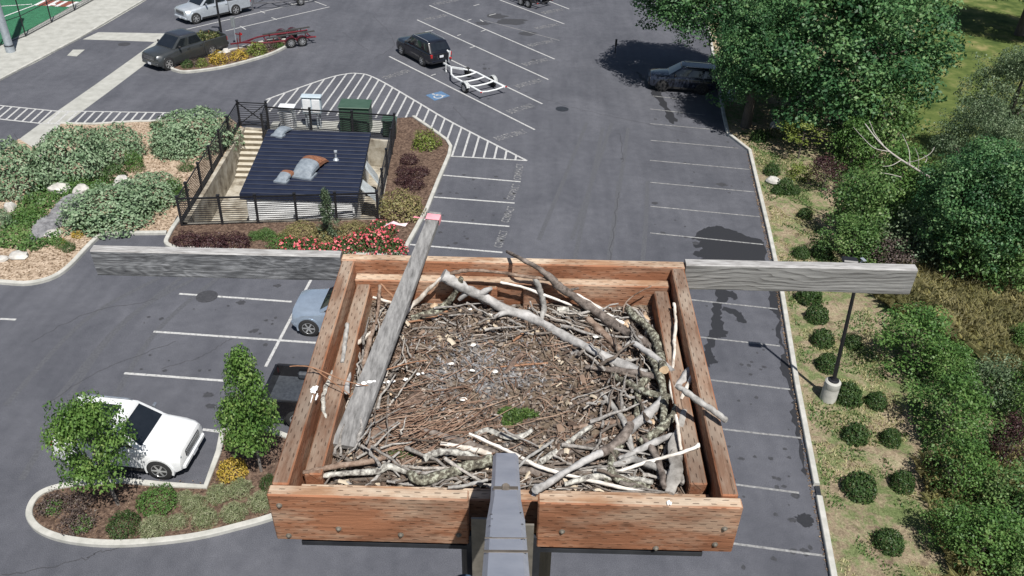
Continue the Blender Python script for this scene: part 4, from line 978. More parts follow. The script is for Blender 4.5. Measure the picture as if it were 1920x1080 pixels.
K('bent lichen-covered branch curving down from the right corner toward the front', [(1270, 759, .04), (1258, 785, .035), (1240, 803, .03), (1222, 817, .022), (1199, 830, .014)], [6, 7.5, 8, 8.5, 8], 'lichen', .022)
K('thin pale upright stick crossing the splinter slab on the right', [(1267, 778, .06), (1271, 800, .055), (1273, 820, .05), (1277, 844, .045)], [2.8, 3.4, 3.6, 3], 'pale', .03)
K('slender lichen-speckled stick leaning on the left inner board', [(624, 697, .05), (613, 722, .05), (606, 746, .05), (607, 770, .045), (612, 790, .04), (617, 821, .035)], [4, 4.4, 4, 4.4, 4.6, 3.6], 'lichenpale', .03)
K('straight olive-grey stick left of the weathered plank', [(648, 652, .03), (640, 668, .03), (634, 690, .03), (630, 740, .03), (627, 779, .025)], [4, 4.4, 4.4, 4.2, 3.8], 'grey', .026)
K('pale short stick beside the left edge of the weathered plank', [(662, 645, .025), (658, 665, .025), (655, 690, .025), (650, 735, .02)], [4, 5, 5.2, 4.6], 'drift', .02)
K('brown barky stick along the front left, ending on the left inner board', [(568, 886, .05), (600, 880, .045), (635, 873, .04), (690, 866, .03), (725, 857, .02)], [3.4, 5, 6, 6, 4], 'brown', .026)
K('pale gnarled stick lying in front of the brown barky stick', [(600, 893, .03), (640, 888, .03), (675, 886, .026), (708, 883, .02), (728, 875, .02), (762, 885, .012)], [4.5, 5.5, 6, 7, 7, 5], 'lichenpale', .02)
K('arched scaly lichen branch left of the arm, the upper of two', [(795, 862, .02), (806, 853, .02), (826, 848, .022), (849, 848, .024), (880, 855, .02), (905, 866, .014)], [6, 7, 7, 6.5, 7, 8], 'lichenpale', .024)
K('thick blotchy lichen branch left of the arm, the lower of two', [(768, 886, .02), (780, 898, .02), (797, 900, .02), (838, 888, .02), (884, 872, .02), (922, 862, .02)], [7, 10, 11, 10, 11, 12], 'lichen', .024, knots=.2)
K('pale tan split stick above the arched scaly branch', [(826, 831), (860, 838), (895, 845), (922, 852)], [3.5, 5, 5.2, 4.5], 'pale', .018)
K('dark brown fallen stick behind the arm end', [(790, 804), (815, 813), (850, 824), (890, 836), (934, 850)], [4, 6, 7, 7, 6], 'dark', .014)
K('broad rough bark slab lying in front of the weathered plank', [(792, 738), (770, 755), (735, 785), (700, 825), (668, 860)], [14, 17, 18, 19, 16], 'slab', .006, knots=.16, sq=.3, cat='bark')
K('thin pale grey stick by the front boards left of the arm', [(840, 914, .05), (868, 911, .045), (890, 906, .04), (914, 900, .035)], [3, 3.4, 3.6, 3], 'grey', .02)
K('curved strip of pale bark above the arm', [(893, 814), (910, 806), (930, 812), (955, 820), (978, 818), (998, 806)], [5, 7, 6, 7.5, 7, 4], 'lichenpale', .014, sq=.6, cat='bark')
K('upright brown twig near the back left corner', [(712, 535, .08), (711, 552, .075), (710, 572, .065), (707, 592, .05), (705, 608, .04)], [3.4, 3.4, 3.4, 3.2, 3], 'brown', .02)
K('thin tan twig leaning from the upright twig to the plank', [(714, 532, .08), (727, 546, .07), (741, 560, .055)], [2, 2.2, 2], 'orange', .02)
K('pale twig lying level across the back left corner', [(699, 557, .05), (716, 562, .05), (738, 569, .045)], [2.4, 2.6, 2.4], 'pale', .02)
K('brown rotten stick left of the plank', [(703, 607, .03), (696, 628, .03), (689, 652, .03), (684, 675, .025), (679, 700, .02)], [4, 5, 5, 4.5, 4], 'brown', .022)
K('short pale bent stick beside the brown rotten stick', [(661, 648, .03), (674, 641, .035), (687, 630, .035), (698, 622, .03)], [4, 4.5, 4, 3], 'pale', .024)
K('short stick with a pale bleached top on the left inner board', [(651, 608, .075), (648, 632, .07), (645, 655, .065), (642, 680, .06)], [4, 4.4, 4.2, 3.4], 'grey', .03)
K('thin rusty stem sticking out over the left side board', [(543, 687, .18), (562, 686, .175), (586, 689, .16), (615, 701, .13), (645, 713, .1), (680, 722, .07), (712, 722, .05)], [.9, 1.1, 1.2, 1.2, 1.1, 1, .8], 'orange', .02)
K('second thin rusty stem below the first, over the left side board', [(586, 690, .15), (612, 708, .12), (640, 728, .09), (655, 740, .07)], [1, 1, 1, .8], 'orange', .02)
K('hair-thin brown stem arching over the foot of the plank', [(655, 745, .05), (690, 710, .06), (720, 695, .06), (770, 680, .04), (800, 676, .02)], [1.2, 1.4, 1.4, 1.2, 1], 'orange', .02)
K('hair-thin brown stem bent above the back right corner', [(1168, 587, .03), (1172, 570, .05), (1190, 553, .07), (1222, 536, .09)], [1.4, 1.4, 1.3, 1], 'brown', .02)
K('grey branch lying across the right corner beneath the splintered chunk', [(1186, 642, .02), (1226, 668, .03), (1262, 697, .045)], [5, 6.5, 6], 'drift', .03)
K('dark branch running level into the right corner above the lichen-grey branch', [(1098, 688), (1150, 694, .01), (1195, 700, .02), (1230, 706, .025)], [4.5, 6, 6.5, 6], 'dark', .016)
K('lichen-spotted branch crossing over the lichen-grey one on the right', [(1148, 702), (1180, 720, .015), (1215, 737, .03), (1258, 744, .04)], [5, 6.5, 7, 5], 'lichen', .02)
K('brown branch lying across the middle right under the grey weathered branch', [(1074, 802), (1120, 797), (1165, 790, .006), (1238, 770, .02)], [4.5, 6, 6.5, 5], 'brown', .012)
K('dark crooked branch left of the forked root at the front right', [(1040, 850), (1075, 846), (1112, 838, .01), (1150, 848, .01), (1200, 864, .012)], [5, 6.5, 7.5, 7, 5], 'dark', .014)
K('grey forked branch at the foot of the forked root', [(1112, 886, .01), (1150, 874, .02), (1185, 862, .03), (1225, 874, .03), (1252, 890, .02)], [5, 6.5, 7.5, 6.5, 4.5], 'grey', .02, stubs=[(1185, 862, 1200, 842, 4)])
K('pale thick stick against the right front board', [(1058, 908, .02), (1120, 894, .02), (1170, 897, .02), (1224, 904, .02)], [5, 7, 7, 5], 'lichenpale', .016)
K('lichen-covered branch standing up along the right inner board', [(1214, 658, .02), (1233, 695, .03), (1243, 735, .035), (1244, 790, .03)], [6, 7.5, 7.5, 6], 'lichen', .026)
K('dark twisted branch at the far front right corner', [(1206, 820, .02), (1226, 848, .025), (1238, 880, .03), (1246, 914, .025)], [5.5, 7, 7, 5.5], 'dark', .022)
K('grey branch dropping from the lichen-grey one toward the dark bough', [(1128, 738), (1152, 765, .01), (1172, 795, .015), (1186, 850, .02)], [4.5, 6, 6.5, 5.5], 'grey', .016)
K('bark-stripped grey branch behind the white bone-like stick', [(1160, 862, .02), (1195, 845, .025), (1230, 828, .03), (1262, 815, .035)], [5, 6.5, 6.5, 5], 'drift', .018)
K('thin dead twig pointing at the moss clump from the right', [(1142, 787), (1160, 772), (1176, 760)], [3, 4, 3], 'grey', .012)
K('reddish bark sliver lying in the centre of the nest', [(978, 664), (960, 684), (946, 700)], [4.5, 5, 3.5], 'slab', .01, cat='bark')
K('thin straight tan twig right of the reddish sliver', [(938, 688), (985, 684), (1027, 681)], [1.8, 2, 1.6], 'orange', .01)
K('pale short twig leaning up in the back centre', [(962, 640), (972, 632), (984, 622)], [2, 2.4, 1.8], 'orange', .012)
K('dark twig curving along the back of the lining left of the driftwood', [(850, 570), (880, 585), (915, 600)], [2, 2.4, 2], 'dark', .012)
K('pale dry stalk crossing the plank foot near the pine needles', [(744, 606), (790, 600), (822, 591), (845, 580)], [1.4, 2.2, 2.4, 1.8], 'orange', .016)
def tangle(name, label, n, zone, Lr, rr, cols, seed, up=.05):
    random.seed(seed); mb = MB(); vals = []; k = 0
    while k < n:
        u, v, a = zone(); L = random.uniform(*Lr); du, dv = math.cos(a)*L/2, math.sin(a)*L/2
        if max(abs(u+du), abs(u-du)) > .495 or max(v+dv, v-dv) > .415 or min(v+dv, v-dv) < -.47: continue
        h = random.random()**1.6*up; t = random.uniform(-.25, .25)*L; r = random.uniform(*rr); P_ = []; s_ = random.random()*60
        for i in range(6):
            q = i/5-.5; x, y = u+du*2*q+.012*noise.noise((i*.8, s_, 1)), v+dv*2*q+.012*noise.noise((i*.8, s_, 5))
            P_.append(Vector((x, y, max(FW(x, y)+r*.5, FW(u, v)+.006+h+t*q))))
        f0 = len(mb.f); mb.tube(P_, [r*(1.05-.12*i)*random.uniform(.82, 1.15) for i in range(6)], 7, jit=.12); vals += [random.random()]*(len(mb.f)-f0); k += 1
    m, nt_, b = newmat(name); a_ = nt_.nodes.new('ShaderNodeAttribute'); a_.attribute_name = 'v'; f = noisen(nt_, 70, 6, .75)
    c = mixramp(nt_, a_.outputs['Fac'], cols); c = mixc(nt_, mixramp(nt_, f, [(0, 0, 0), (1, 1, 1)], [.4, .62]), mixc(nt_, .6, c, (.03, .025, .02)), c)
    nt_.links.new(c, b.inputs['Base Color']); b.inputs['Roughness'].default_value = .92; b.inputs['Specular IOR Level'].default_value = .12; bumpn(nt_, b, f, .8, .004)
    o = mb.build(name, m, smooth=60); V_attr(o.data, vals); nroot(o); wt(o, label, 'sticks', kind='stuff')
TC = [(.1, .08, .065), (.2, .165, .14), (.3, .28, .26), (.42, .4, .38), (.55, .51, .46)]
G_ = random.gauss
tangle('tangled_sticks', 'tangle of broken grey sticks along the right side of the nest', 95, lambda: (random.uniform(.2, .5)**.8*.93, random.uniform(-.42, .38), G_(1.2, .7)), (.06, .2), (.0025, .0065), TC, 11, .05)
tangle('tangled_sticks', 'tangle of broken sticks along the front edge of the nest', 130, lambda: (random.uniform(-.48, .48), -.47+abs(G_(0, .1)), G_(.05, .5)), (.06, .22), (.0025, .007), TC, 12, .045)
tangle('tangled_sticks', 'sticks piled along the left side of the nest', 70, lambda: (-.5+abs(G_(0, .07)), random.uniform(-.42, .38), G_(1.5, .4)), (.06, .2), (.002, .006), TC, 13, .06)
tangle('tangled_sticks', 'sticks piled along the back ledge of the nest', 75, lambda: (random.uniform(-.3, .48), .41-abs(G_(0, .07)), G_(-.4, .6)), (.05, .18), (.002, .006), TC, 14, .04)
random.seed(99)
def curl(mb, k):
    e = random.random()
    if e < .4: u, v = random.uniform(.15, .49), random.uniform(-.42, .4)
    elif e < .75: u, v = random.uniform(-.48, .48), -.46+abs(random.gauss(0, .09))
    else: u, v = random.uniform(-.49, .49), random.uniform(.2, .41)
    L = random.uniform(.01, .034); w = L*random.uniform(.3, .7); a = random.uniform(0, 6.28); ca, sa = math.cos(a), math.sin(a); z = FW(u, v)+random.uniform(.004, .026); t1 = random.uniform(-.5, .5); cu2 = random.uniform(.1, .7)*w; P_ = []
    for i in range(5):
        for j in (-1, 0, 1):
            x = L*(i/4-.5)*random.uniform(.95, 1.05); y = w/2*j*random.uniform(.75, 1.1); P_.append((u+x*ca-y*sa, v+x*sa+y*ca, z+x*t1-cu2*abs(j)+cu2*.5*math.sin(i)))
    mb.add(P_, [(i*3+j, i*3+3+j, i*3+4+j, i*3+1+j) for i in range(4) for j in (0, 1)])
litter('bark_curls', 'curled bark pieces and chunks of rotten wood between the sticks of the nest', 420, curl, [(.07, .05, .04), (.17, .12, .09), (.28, .2, .15), (.42, .35, .26), (.55, .48, .38)], cat='bark')
# pale chips and shells
def chip(label, px, py, r, col, dz=.012, name='shell_fragment', cat='shell', flat=.35):
    p = spt(px, py, dz); r = r*DEP(NM @ p + NO)/FPX; mb = MB(p); vs = [p+Vector((0, 0, r*flat))]; n = 7
    for i in range(n): a = 6.283*i/n; q = r*random.uniform(.6, 1.25); vs.append(p+Vector((q*math.cos(a), q*.8*math.sin(a), random.uniform(-.2, .2)*r)))
    mb.add(vs, [(0, 1+i, 1+(i+1) % n) for i in range(n)]); o = mb.build(name, col); o.matrix_world = Matrix.Translation(NO + NM @ p) @ NM.to_4x4()
    return wt(o, label, cat)
SH = NMAT('shell', [(.68, .66, .6), (.82, .8, .76)], 40, .6); LFP = NMAT('dead_leaf', [(.42, .3, .19), (.62, .47, .33)], 25, .8)
chip('squarish white fragment in the centre of the nest lining', 928, 697, 7, SH); chip('small cream fragment left of the squarish white one', 886, 694, 5, SH)
chip('white curled fragment below the driftwood knee', 888, 647, 6, SH); chip('bright white feather-like scrap left of the centre', 846, 681, 6, SH)
chip('white scrap on the lining just below the lichen branch', 881, 579, 6, SH); chip('white scrap under the driftwood stub', 918, 590, 5, SH)
chip('torn white scrap on the pitted branch at the right', 1117, 631, 9, SH, .02); chip('white scrap between the moss and the plank', 868, 749, 7, SH); chip('tiny white scrap left of the moss clump', 857, 783, 4, SH)
for lab, x, y, r in (('crumpled tan dead leaf in the back right corner', 1207, 597, 11), ('pale curled leaf beneath the dark branch at the back right', 1180, 607, 14), ('small tan leaf scrap in the right corner shadow', 1212, 630, 6), ('tan leaf scrap under the right grey branch', 1228, 790, 9), ('pale papery scrap beside the bark slab', 729, 738, 9), ('straw-coloured scrap behind the lichen branch', 815, 573, 10)):
    chip(lab, x, y, r, LFP, .016, 'dead_leaf', 'leaf', .7)
# weathered plank with pink tape, lying over the back rim
pa, pb = NP(645, 838, -.105), NP(786, 479, .018); pdir = (pb-pa).normalized()
def on_line(py):
    lo, hi = 0, 6.
    for _ in range(50):
        m_ = (lo+hi)/2; lo, hi = (m_, hi) if PX(NM @ (pa+pdir*m_)+NO)[1] > py else (lo, m_)
    return pa+pdir*lo
pt = on_line(401); p0 = on_line(850); plank = thing('plank', 'weathered grey plank with pink tape leaning over the back rim', 'plank', NO + NM @ p0, NM)
pxv = pdir.cross(Vector((0, 0, 1))).normalized(); pu = pxv.cross(pdir); LP = (pt-p0).length
def wpl(t): return .079-.033*t
mb = MB(p0); n = 14; vs = []; fs = []
for i in range(n+1):
    t = i/n; c = p0+pdir*LP*t; w = wpl(t)
    for (x, z) in ((-1, 0), (-.94, .009), (.94, .009), (1, 0), (1, -.009), (-1, -.009)): vs.append(c+pxv*(x*w/2)+pu*z)
for i in range(n):
    for j in range(6): fs.append((i*6+j, i*6+6+j, i*6+6+(j+1) % 6, i*6+(j+1) % 6))
fs += [tuple(range(6)), tuple(n*6+j for j in range(5, -1, -1))]
mb.add(vs, fs); mb.build('board', M['plank'], plank)
tp = (on_line(411)-p0).length/LP; mb = MB(p0); c = p0+pdir*LP*tp; tw = LP*.015
q = [c+pxv*(sx_*(wpl(1)/2+.003))+pu*sz+pdir*sl_ for sl_ in (-tw, tw) for sx_, sz in ((-1, -.012), (1, -.012), (1, .012), (-1, .012))]
mb.add(q, [(0, 1, 5, 4), (1, 2, 6, 5), (2, 3, 7, 6), (3, 0, 4, 7)]); mb.build('tape', M['pink'], plank)
mb = MB(p0); dirx = -pxv if (NM @ pxv).x > 0 else pxv; c0 = c+dirx*(wpl(1)/2); k = DEP(NM @ c + NO)/FPX; vs = []
rib = [(0, 0), (-14, 1), (-24, 5), (-34, 15), (-48, 18), (-60, 17), (-74, 20)]; hw_ = [2, 3, 4, 6, 4, 5, 5]
for (x, y), h in zip(rib, hw_):
    b_ = c0+dirx*(-x*k)+pdir*(-y*k*1.6)+pu*(.01*math.sin(x*.2)); vs += [b_+pdir*h*k*1.3, b_-pdir*h*k*1.3+pu*.01]
mb.add(vs, [(2*i, 2*i+1, 2*i+3, 2*i+2) for i in range(len(rib)-1)]); mb.mi = [0 if i < 3 else 1 for i in range(len(mb.f))]
mb.build('ribbon', [M['pink'], M['pinkw']], plank)
mb = MB(p0)
for (px, py, r) in ((672, 724, .007), (683, 722, .009), (694, 720, .009), (703, 719, .006)):
    cpt = NP(px, py, -.07); t = (cpt-p0).dot(pdir); s_ = (cpt-p0).dot(pxv); b_ = p0+pdir*t+pxv*s_
    mb.add([b_+pu*.0105+pxv*(r*random.uniform(.7, 1.2)*math.cos(a))+pdir*(r*.8*random.uniform(.7, 1.2)*math.sin(a)) for a in [i*.785 for i in range(8)]], [tuple(range(8))])
mb.build('dropping', CW, plank)
mb = MB()
for (px, py, r) in ((715, 718, .006), (722, 717, .007), (730, 716, .008), (738, 715, .006), (760, 711, .008), (768, 709, .005), (785, 701, .007), (793, 700, .006), (838, 852, .006)):
    p = spt(px, py, .022); splash(mb, p, r, z=.0)
wt(nroot(mb.build('droppings', CW)), 'white bird droppings splashed across the sticks beside the plank', 'droppings', kind='stuff')

# ------------------------------------------------------------------ vehicles
GL = NMAT('dark_glass', [(.008, .010, .013), (.016, .019, .023)], 2, .06, spec=.8, coat=.5)
TY = NMAT('tyre_rubber', [(.012, .012, .012), (.026, .026, .027)], 20, .85)
RIM = NMAT('alloy_rim', [(.38, .39, .4), (.58, .59, .6)], 8, .3, metal=.6)
RIMD = NMAT('dark_alloy_rim', [(.03, .03, .032), (.09, .09, .095)], 8, .35, metal=.5)
CHR = NMAT('chrome_trim', [(.5, .52, .55), (.7, .72, .75)], 5, .18, metal=.8)
PLA = NMAT('black_plastic', [(.012, .012, .013), (.024, .024, .026)], 9, .6)
HL = NMAT('headlamp_lens', [(.22, .24, .26), (.5, .53, .56)], 14, .12, coat=.8)
TLM = NMAT('red_tail_lens', [(.3, .01, .01), (.45, .02, .02)], 9, .2, coat=.6)
PLT = NMAT('plate_white', [(.6, .62, .66), (.72, .74, .78)], 20, .5)
def wheel(root, x, y, r, w, rim, spokes=6):
    s = 1 if y > 0 else -1
    mb = MB(); mb.lathe([(r*.62, -w/2), (r*.9, -w/2), (r, -w*.36), (r, w*.36), (r*.9, w/2), (r*.62, w/2)], (x, y, r), 28, 'y')
    t = mb.build('wheel', TY, root, smooth=40)
    mb = MB(); yo = s*(w/2); mb.lathe([(r*.64, yo+s*.004), (r*.6, yo+s*.006), (r*.57, yo-s*.012), (r*.55, yo-s*.05)], (x, y, r), 24, 'y', cap=False)
    for k in range(spokes):
        a = 6.283*k/spokes; c, q = math.cos(a), math.sin(a)
        mb.box((x+c*r*.32, y+yo-s*.008, r+q*r*.32), (r*.56, .03, r*.15), rot=Matrix.Rotation(-a, 3, 'Y'))
    mb.lathe([(r*.16, yo), (r*.13, yo+s*.012)], (x, y, r), 12, 'y')
    mb.build('rim', rim, t, smooth=35)
    mb = MB(); mb.lathe([(r*.6, yo-s*.045), (.02, yo-s*.046)], (x, y, r), 20, 'y'); mb.build('brake_disc', PLA, t)
def loftbody(st, parent, mat, name='body'):
    """st: (x, half width, bottom, shoulder, top, top half-width factor)"""
    mb = MB(); vs = []; fs = []; half = None
    for (x, hw, zb, zs, zt, tf) in st:
        h = [(0, zb), (hw*.86, zb), (hw*.975, zb+.06), (hw, zb+(zs-zb)*.45), (hw*.99, zs-.05), (hw*.965, zs), (hw*tf, zs+(zt-zs)*.72), (hw*(tf-.14), zt), (0, zt+.015)]
        ring = h+[(-y, z) for y, z in h[-2:0:-1]]; vs += [(x, y, z) for y, z in ring]
    n = len(vs)//len(st)
    for i in range(len(st)-1):
        for j in range(n): fs.append((i*n+j, i*n+n+j, i*n+n+(j+1) % n, i*n+(j+1) % n))
    fs += [tuple(range(n)), tuple((len(st)-1)*n+j for j in range(n-1, -1, -1))]
    mb.add(vs, fs); return mb.build(name, mat, parent, smooth=38)
def vehicle(name, label, cat, loc, hdg, paint, L=4.8, Wd=1.93, H=1.8, hood=1.1, belt=1.18, wb=2.8, R=.39, fo=.9, cab=(1.35, 2.1, 4.3, 4.75), wins=((.05, .33), (.36, .64), (.68, .93)), pickup=False, rim=None, group=None, roofmat=None, sunroof=False, rails=False, chrome=False, lower=None, tub=None):
    rim = rim or RIM; t = thing(name, label, cat, loc, Matrix.Rotation(hdg, 3, 'Z'), group); hw = Wd/2
    fx, rx = -fo, -fo-wb; bz = .3
    st = [(-.0, hw*.8, .46, .7, hood-.17, .84), (-.05, hw*.9, .36, .76, hood-.1, .86), (-.2, hw*.965, bz, .8, hood-.06, .88), (-.5, hw*.99, bz, hood-.16, hood-.045, .88), (-cab[0]+.1, hw, bz, hood-.1, hood, .9), (-cab[0]-.12, hw, bz, belt-.1, belt, .93)]
    if pickup:
        e = cab[3]
        st += [(-e+.02, hw, bz, belt-.1, belt, .93)]
    else:
        st += [(-L*.6, hw, bz, belt-.09, belt, .93), (-L+.35, hw*.985, bz+.02, belt-.09, belt, .93), (-L+.1, hw*.95, bz+.08, belt-.14, belt-.03, .9), (-L, hw*.87, bz+.2, belt-.3, belt-.1, .86)]
    loftbody(st, t, paint)
    # cabin
    zb, zr = belt-.02, H; hb, hr = hw*.93, hw*.785
    def cp(u, s, tt, off=0.):      # u: 0 front..1 rear, s: side -1..1, tt: 0 belt..1 roof
        xb = -(cab[0]+(cab[3]-cab[0])*u); xr = -(cab[1]+(cab[2]-cab[1])*u)
        x = xb+(xr-xb)*tt; y = s*(hb+(hr-hb)*tt**1.15); return Vector((x, y, zb+(zr-.07-zb)*tt))
    mb = MB(); rings = []
    plan = [(0, -.86), (0, 0), (0, .86), (.03, 1), (.5, 1.015), (.97, 1), (1, .86), (1, 0), (1, -.86), (.97, -1), (.5, -1.015), (.03, -1)]
    vs = []
    for tt in (0, .5, 1): vs += [cp(u, s, tt) for u, s in plan]
    cx = -(cab[1]+cab[2])/2
    for k, z in ((.95, zr-.025), (.86, zr-.004), (.5, zr)):
        for u, s in plan: p = cp(u, s, 1); vs.append(Vector((cx+(p.x-cx)*(.985 if k > .9 else k+.09), p.y*k, z)))
    n = len(plan); fs = []
    for i in range(5):
        for j in range(n): fs.append((i*n+j, i*n+(j+1) % n, i*n+n+(j+1) % n, i*n+n+j))
    fs.append(tuple(5*n+j for j in range(n)))
    fs = [f[::-1] for f in fs]
    mb.add(vs, fs, 0)
    if roofmat:
        for i in range(3*n, len(mb.mi)): mb.mi[i] = 1
    mb.build('cabin', [paint, roofmat or paint], t, smooth=40)
    def glass(nm, P4, out):
        mb = MB(); a, b, c, d = P4; nrm = (b-a).cross(d-a).normalized(); c0 = (a+b+c+d)/4
        if nrm.dot(out) < 0: nrm = -nrm; a, b, c, d = a, d, c, b
        k = 4; vs = []; fs = []
        for i in range(k+1):
            for j in range(k+1):
                u, v = i/k, j/k; p = (a*(1-u)+b*u)*(1-v)+(d*(1-u)+c*u)*v
                vs.append(p+nrm*(.014+.012*math.sin(math.pi*u)))
        for i in range(k):
            for j in range(k): fs.append((i*(k+1)+j, (i+1)*(k+1)+j, (i+1)*(k+1)+j+1, i*(k+1)+j+1))
        mb.add(vs, fs); return mb.build(nm, GL, t, smooth=60)
    glass('windshield', [cp(0, -.84, .05), cp(0, .84, .05), cp(0, .84, .97), cp(0, -.84, .97)], Vector((1, 0, .6)))
    glass('rear_window', [cp(1, -.8, .2), cp(1, .8, .2), cp(1, .78, .92), cp(1, -.78, .92)], Vector((-1, 0, .3)))
    for s in (-1, 1):
        for a, b in wins: glass('side_window', [cp(a, s*1.005, .1), cp(b, s*1.005, .1), cp(b, s*1.005, .86), cp(max(a, .07), s*1.005, .86)], Vector((0, s, .2)))
    # trim
    for s in (-1, 1):
        for x in (fx, rx):
            mb = MB(); k = 14; ri, ro = R*1.03, R*1.2; vs = []; y0, y1 = s*(hw-.12), s*(hw+.012)
            for i in range(k+1):
                a = -.35+(math.pi+.7)*i/k; c, q = math.cos(a), math.sin(a)
                vs += [(x+c*ri, y1, max(.2, R+q*ri)), (x+c*ro, y1-s*.004, max(.2, R+q*ro)), (x+c*ro, y0, max(.2, R+q*ro))]
            mb.add(vs, [(i*3+j, i*3+3+j, i*3+4+j, i*3+1+j) for i in range(k) for j in range(2)])
            mb.lathe([(ri, s*(hw-.05)), (ri, s*(hw+.004)), (ri*.3, s*(hw+.005))], (x, 0, R), 24, 'y', 1); b_ = mb.build('wheel_arch', [lower or paint, PLA], t, smooth=40)
            wheel(t, x, s*(hw-.085), R, .22, rim)
        mb = MB(); xm = -(cab[0]+.42); mb.cham((xm, s*(hw+.1), belt+.1), (.12, .2, .17), .04); mb.bar((xm, s*(hw-.06), belt+.03), (xm, s*(hw+.06), belt+.06), .05, .04); mb.build('mirror', PLA if not chrome else CHR, t)
        nd = 2
        for k in range(nd):
            x0 = -(cab[0]+.25+k*1.08)
            if x0-1.0 < rx+.1 and k and not pickup: x1 = rx+.2
            mb = MB(); mb.box((x0-.92, s*(hw+.004), belt-.2), (.2, .03, .035)); mb.build('door_handle', CHR if chrome else paint, t)
            mb = MB(); mb.box((x0-1.05, s*(hw*.996), (bz+belt)/2+.04), (.014, .012, belt-bz-.22)); mb.build('door_seam', PLA, t)
        mb = MB(); mb.box((fx-wb/2, s*(hw*.975), bz+.05), (wb-2.5*R, .05, .13)); mb.build('rocker', lower or PLA, t)
        mb = MB(); mb.cham((-.19, s*hw*.715, hood-.27), (.3, hw*.27, .12), .03, rz=-s*.36); mb.build('headlight', HL, t)
        if not pickup: mb = MB(); mb.cham((-L+.1, s*hw*.83, belt-.22), (.22, .16, .26), .03); mb.build('tail_light', TLM, t)
    mb = MB(); mb.cham((-.045, 0, .47), (.2, hw*1.62, .2), .05); mb.build('front_bumper', lower or paint, t)
    mb = MB(); mb.cham((-.03, 0, hood-.33), (.12, hw*1.05, .26), .03)
    for k in range(4): mb.box((.033, 0, hood-.43+k*.065), (.012, hw*1.0, .018), m=1)
    mb.build('grille', [PLA, CHR], t)
    mb = MB(); mb.box((.066, 0, .48), (.01, .31, .15)); mb.build('licence_plate', PLT, t)
    if not pickup:
        mb = MB(); mb.cham((-L+.02, 0, .55), (.16, hw*1.75, .2), .05); mb.build('rear_bumper', lower or paint, t)
        mb = MB(); mb.box((-L-.005, 0, belt-.3), (.03, .32, .15)); mb.build('licence_plate', PLT, t)
    if sunroof: mb = MB(); mb.cham((-(cab[1]+.85), 0, zr+.004), (.9, hw*.82, .012), .004); mb.build('sunroof', GL, t)
    if rails:
        for s in (-1, 1):
            mb = MB(); a, b = -(cab[1]+.2), -(cab[2]-.15); y = s*hr*.9
            mb.tube([(a, y, zr-.02), (a-.12, y, zr+.05), (b+.12, y, zr+.05), (b, y, zr-.02)], .022, 6); mb.build('roof_rail', rails, t)
    if pickup:
        e = cab[3]; zf = .78; zt = belt-.06
        mb = MB(); mb.box((-(e+L)/2, 0, (zf+bz)/2), (L-e-.03, Wd*.985, zf-bz-.1)); mb.build('bed_floor', tub or PLA, t)
        for s in (-1, 1):
            mb = MB(); mb.cham((-(e+L)/2, s*(hw-.055), (bz+.12+zt)/2), (L-e-.05, .11, zt-bz-.12), .03, top=1); mb.build('bed_side', [paint, PLA], t)
            mb = MB(); mb.cham((rx, s*(hw-.2), zf+.13), (R*2.1, .2, .3), .07); mb.build('wheel_housing', tub or PLA, t)
            mb = MB(); mb.cham((-L+.02, s*(hw-.07), belt-.3), (.08, .14, .3), .03); mb.build('tail_light', TLM, t)
        mb = MB(); mb.cham((-L+.035, 0, (zf+zt)/2), (.08, Wd-.27, zt-zf+.12), .02); mb.build('tailgate', paint, t)
        mb = MB(); mb.cham((-L-.07, 0, .58), (.16, Wd*.92, .18), .03); mb.build('rear_bumper', CHR if chrome else PLA, t)
    return t
def place(ax, ay, bx, by, fo, hw, near=1, behind=True):
    """world pose from the near-side wheels: a = front contact, b = a point straight behind it"""
    A, B = G(ax, ay), G(bx, by); d = (A-B).normalized(); h = math.atan2(d.y, d.x); n = Vector((-d.y, d.x, 0))*near
    return A + d*fo - n*(hw-.1), h
p, h = place(306, 895, 168, 880.5, .74, .97, -1)
vehicle('suv', 'white suv with a dark sunroof, nose toward the kerb, half hidden by a small tree', 'suv', p, h, PAINT('white_paint', (.72, .73, .74)), 4.3, 1.94, 1.78, 1.15, 1.19, 2.6, .41, .74, (1.25, 1.95, 4.0, 4.22), sunroof=True, rails=CHR, chrome=True)
p, h = place(317, 131, 408, 102, .72, 1.0, 1)
tg = vehicle('pickup_truck', 'dark grey crew-cab pickup with garden cuttings in its bed beside the planted island', 'pickup truck', p, h, PAINT('dark_grey_paint', (.055, .06, .063), .25, .3), 5.9, 2.03, 1.94, 1.2, 1.27, 3.7, .43, .72, (1.3, 2.1, 3.5, 3.82), ((.05, .46), (.5, .94)), True, roofmat=PAINT('dark_roof', (.03, .032, .04)))
p2, h2 = place(368, 44.5, 446, 27, .72, 1.0, 1)
vehicle('pickup_truck', 'silver double-cab pickup parked at the top edge of the car park', 'pickup truck', p2, h2, PAINT('silver_paint', (.5, .54, .58), .25, .4), 5.8, 2.03, 1.9, 1.18, 1.25, 3.6, .43, .72, (1.3, 2.1, 3.4, 3.72), ((.05, .5), (.54, .93)), True, chrome=True)
p3, h3 = place(755, 103, 793, 123.5, .9, .95, 1)
vehicle('suv', 'black suv with roof rails towing the white boat trailer', 'suv', p3, h3, PAINT('black_paint', (.010, .011, .016), .15), 4.8, 1.93, 1.82, 1.12, 1.18, 2.79, .39, .9, (1.35, 2.05, 4.3, 4.72), rails=RIM)
p, h = place(1240, 171, 1326, 178, .9, .92, 1)
vehicle('suv', 'blue-grey estate car parked in the shade of the big maple', 'suv', p, h, PAINT('blue_grey_paint', (.022, .028, .045), .2, .3), 4.7, 1.86, 1.74, 1.08, 1.15, 2.69, .38, .9, (1.25, 2.05, 4.4, 4.66), rails=RIM, lower=PLA, rim=RIMD)
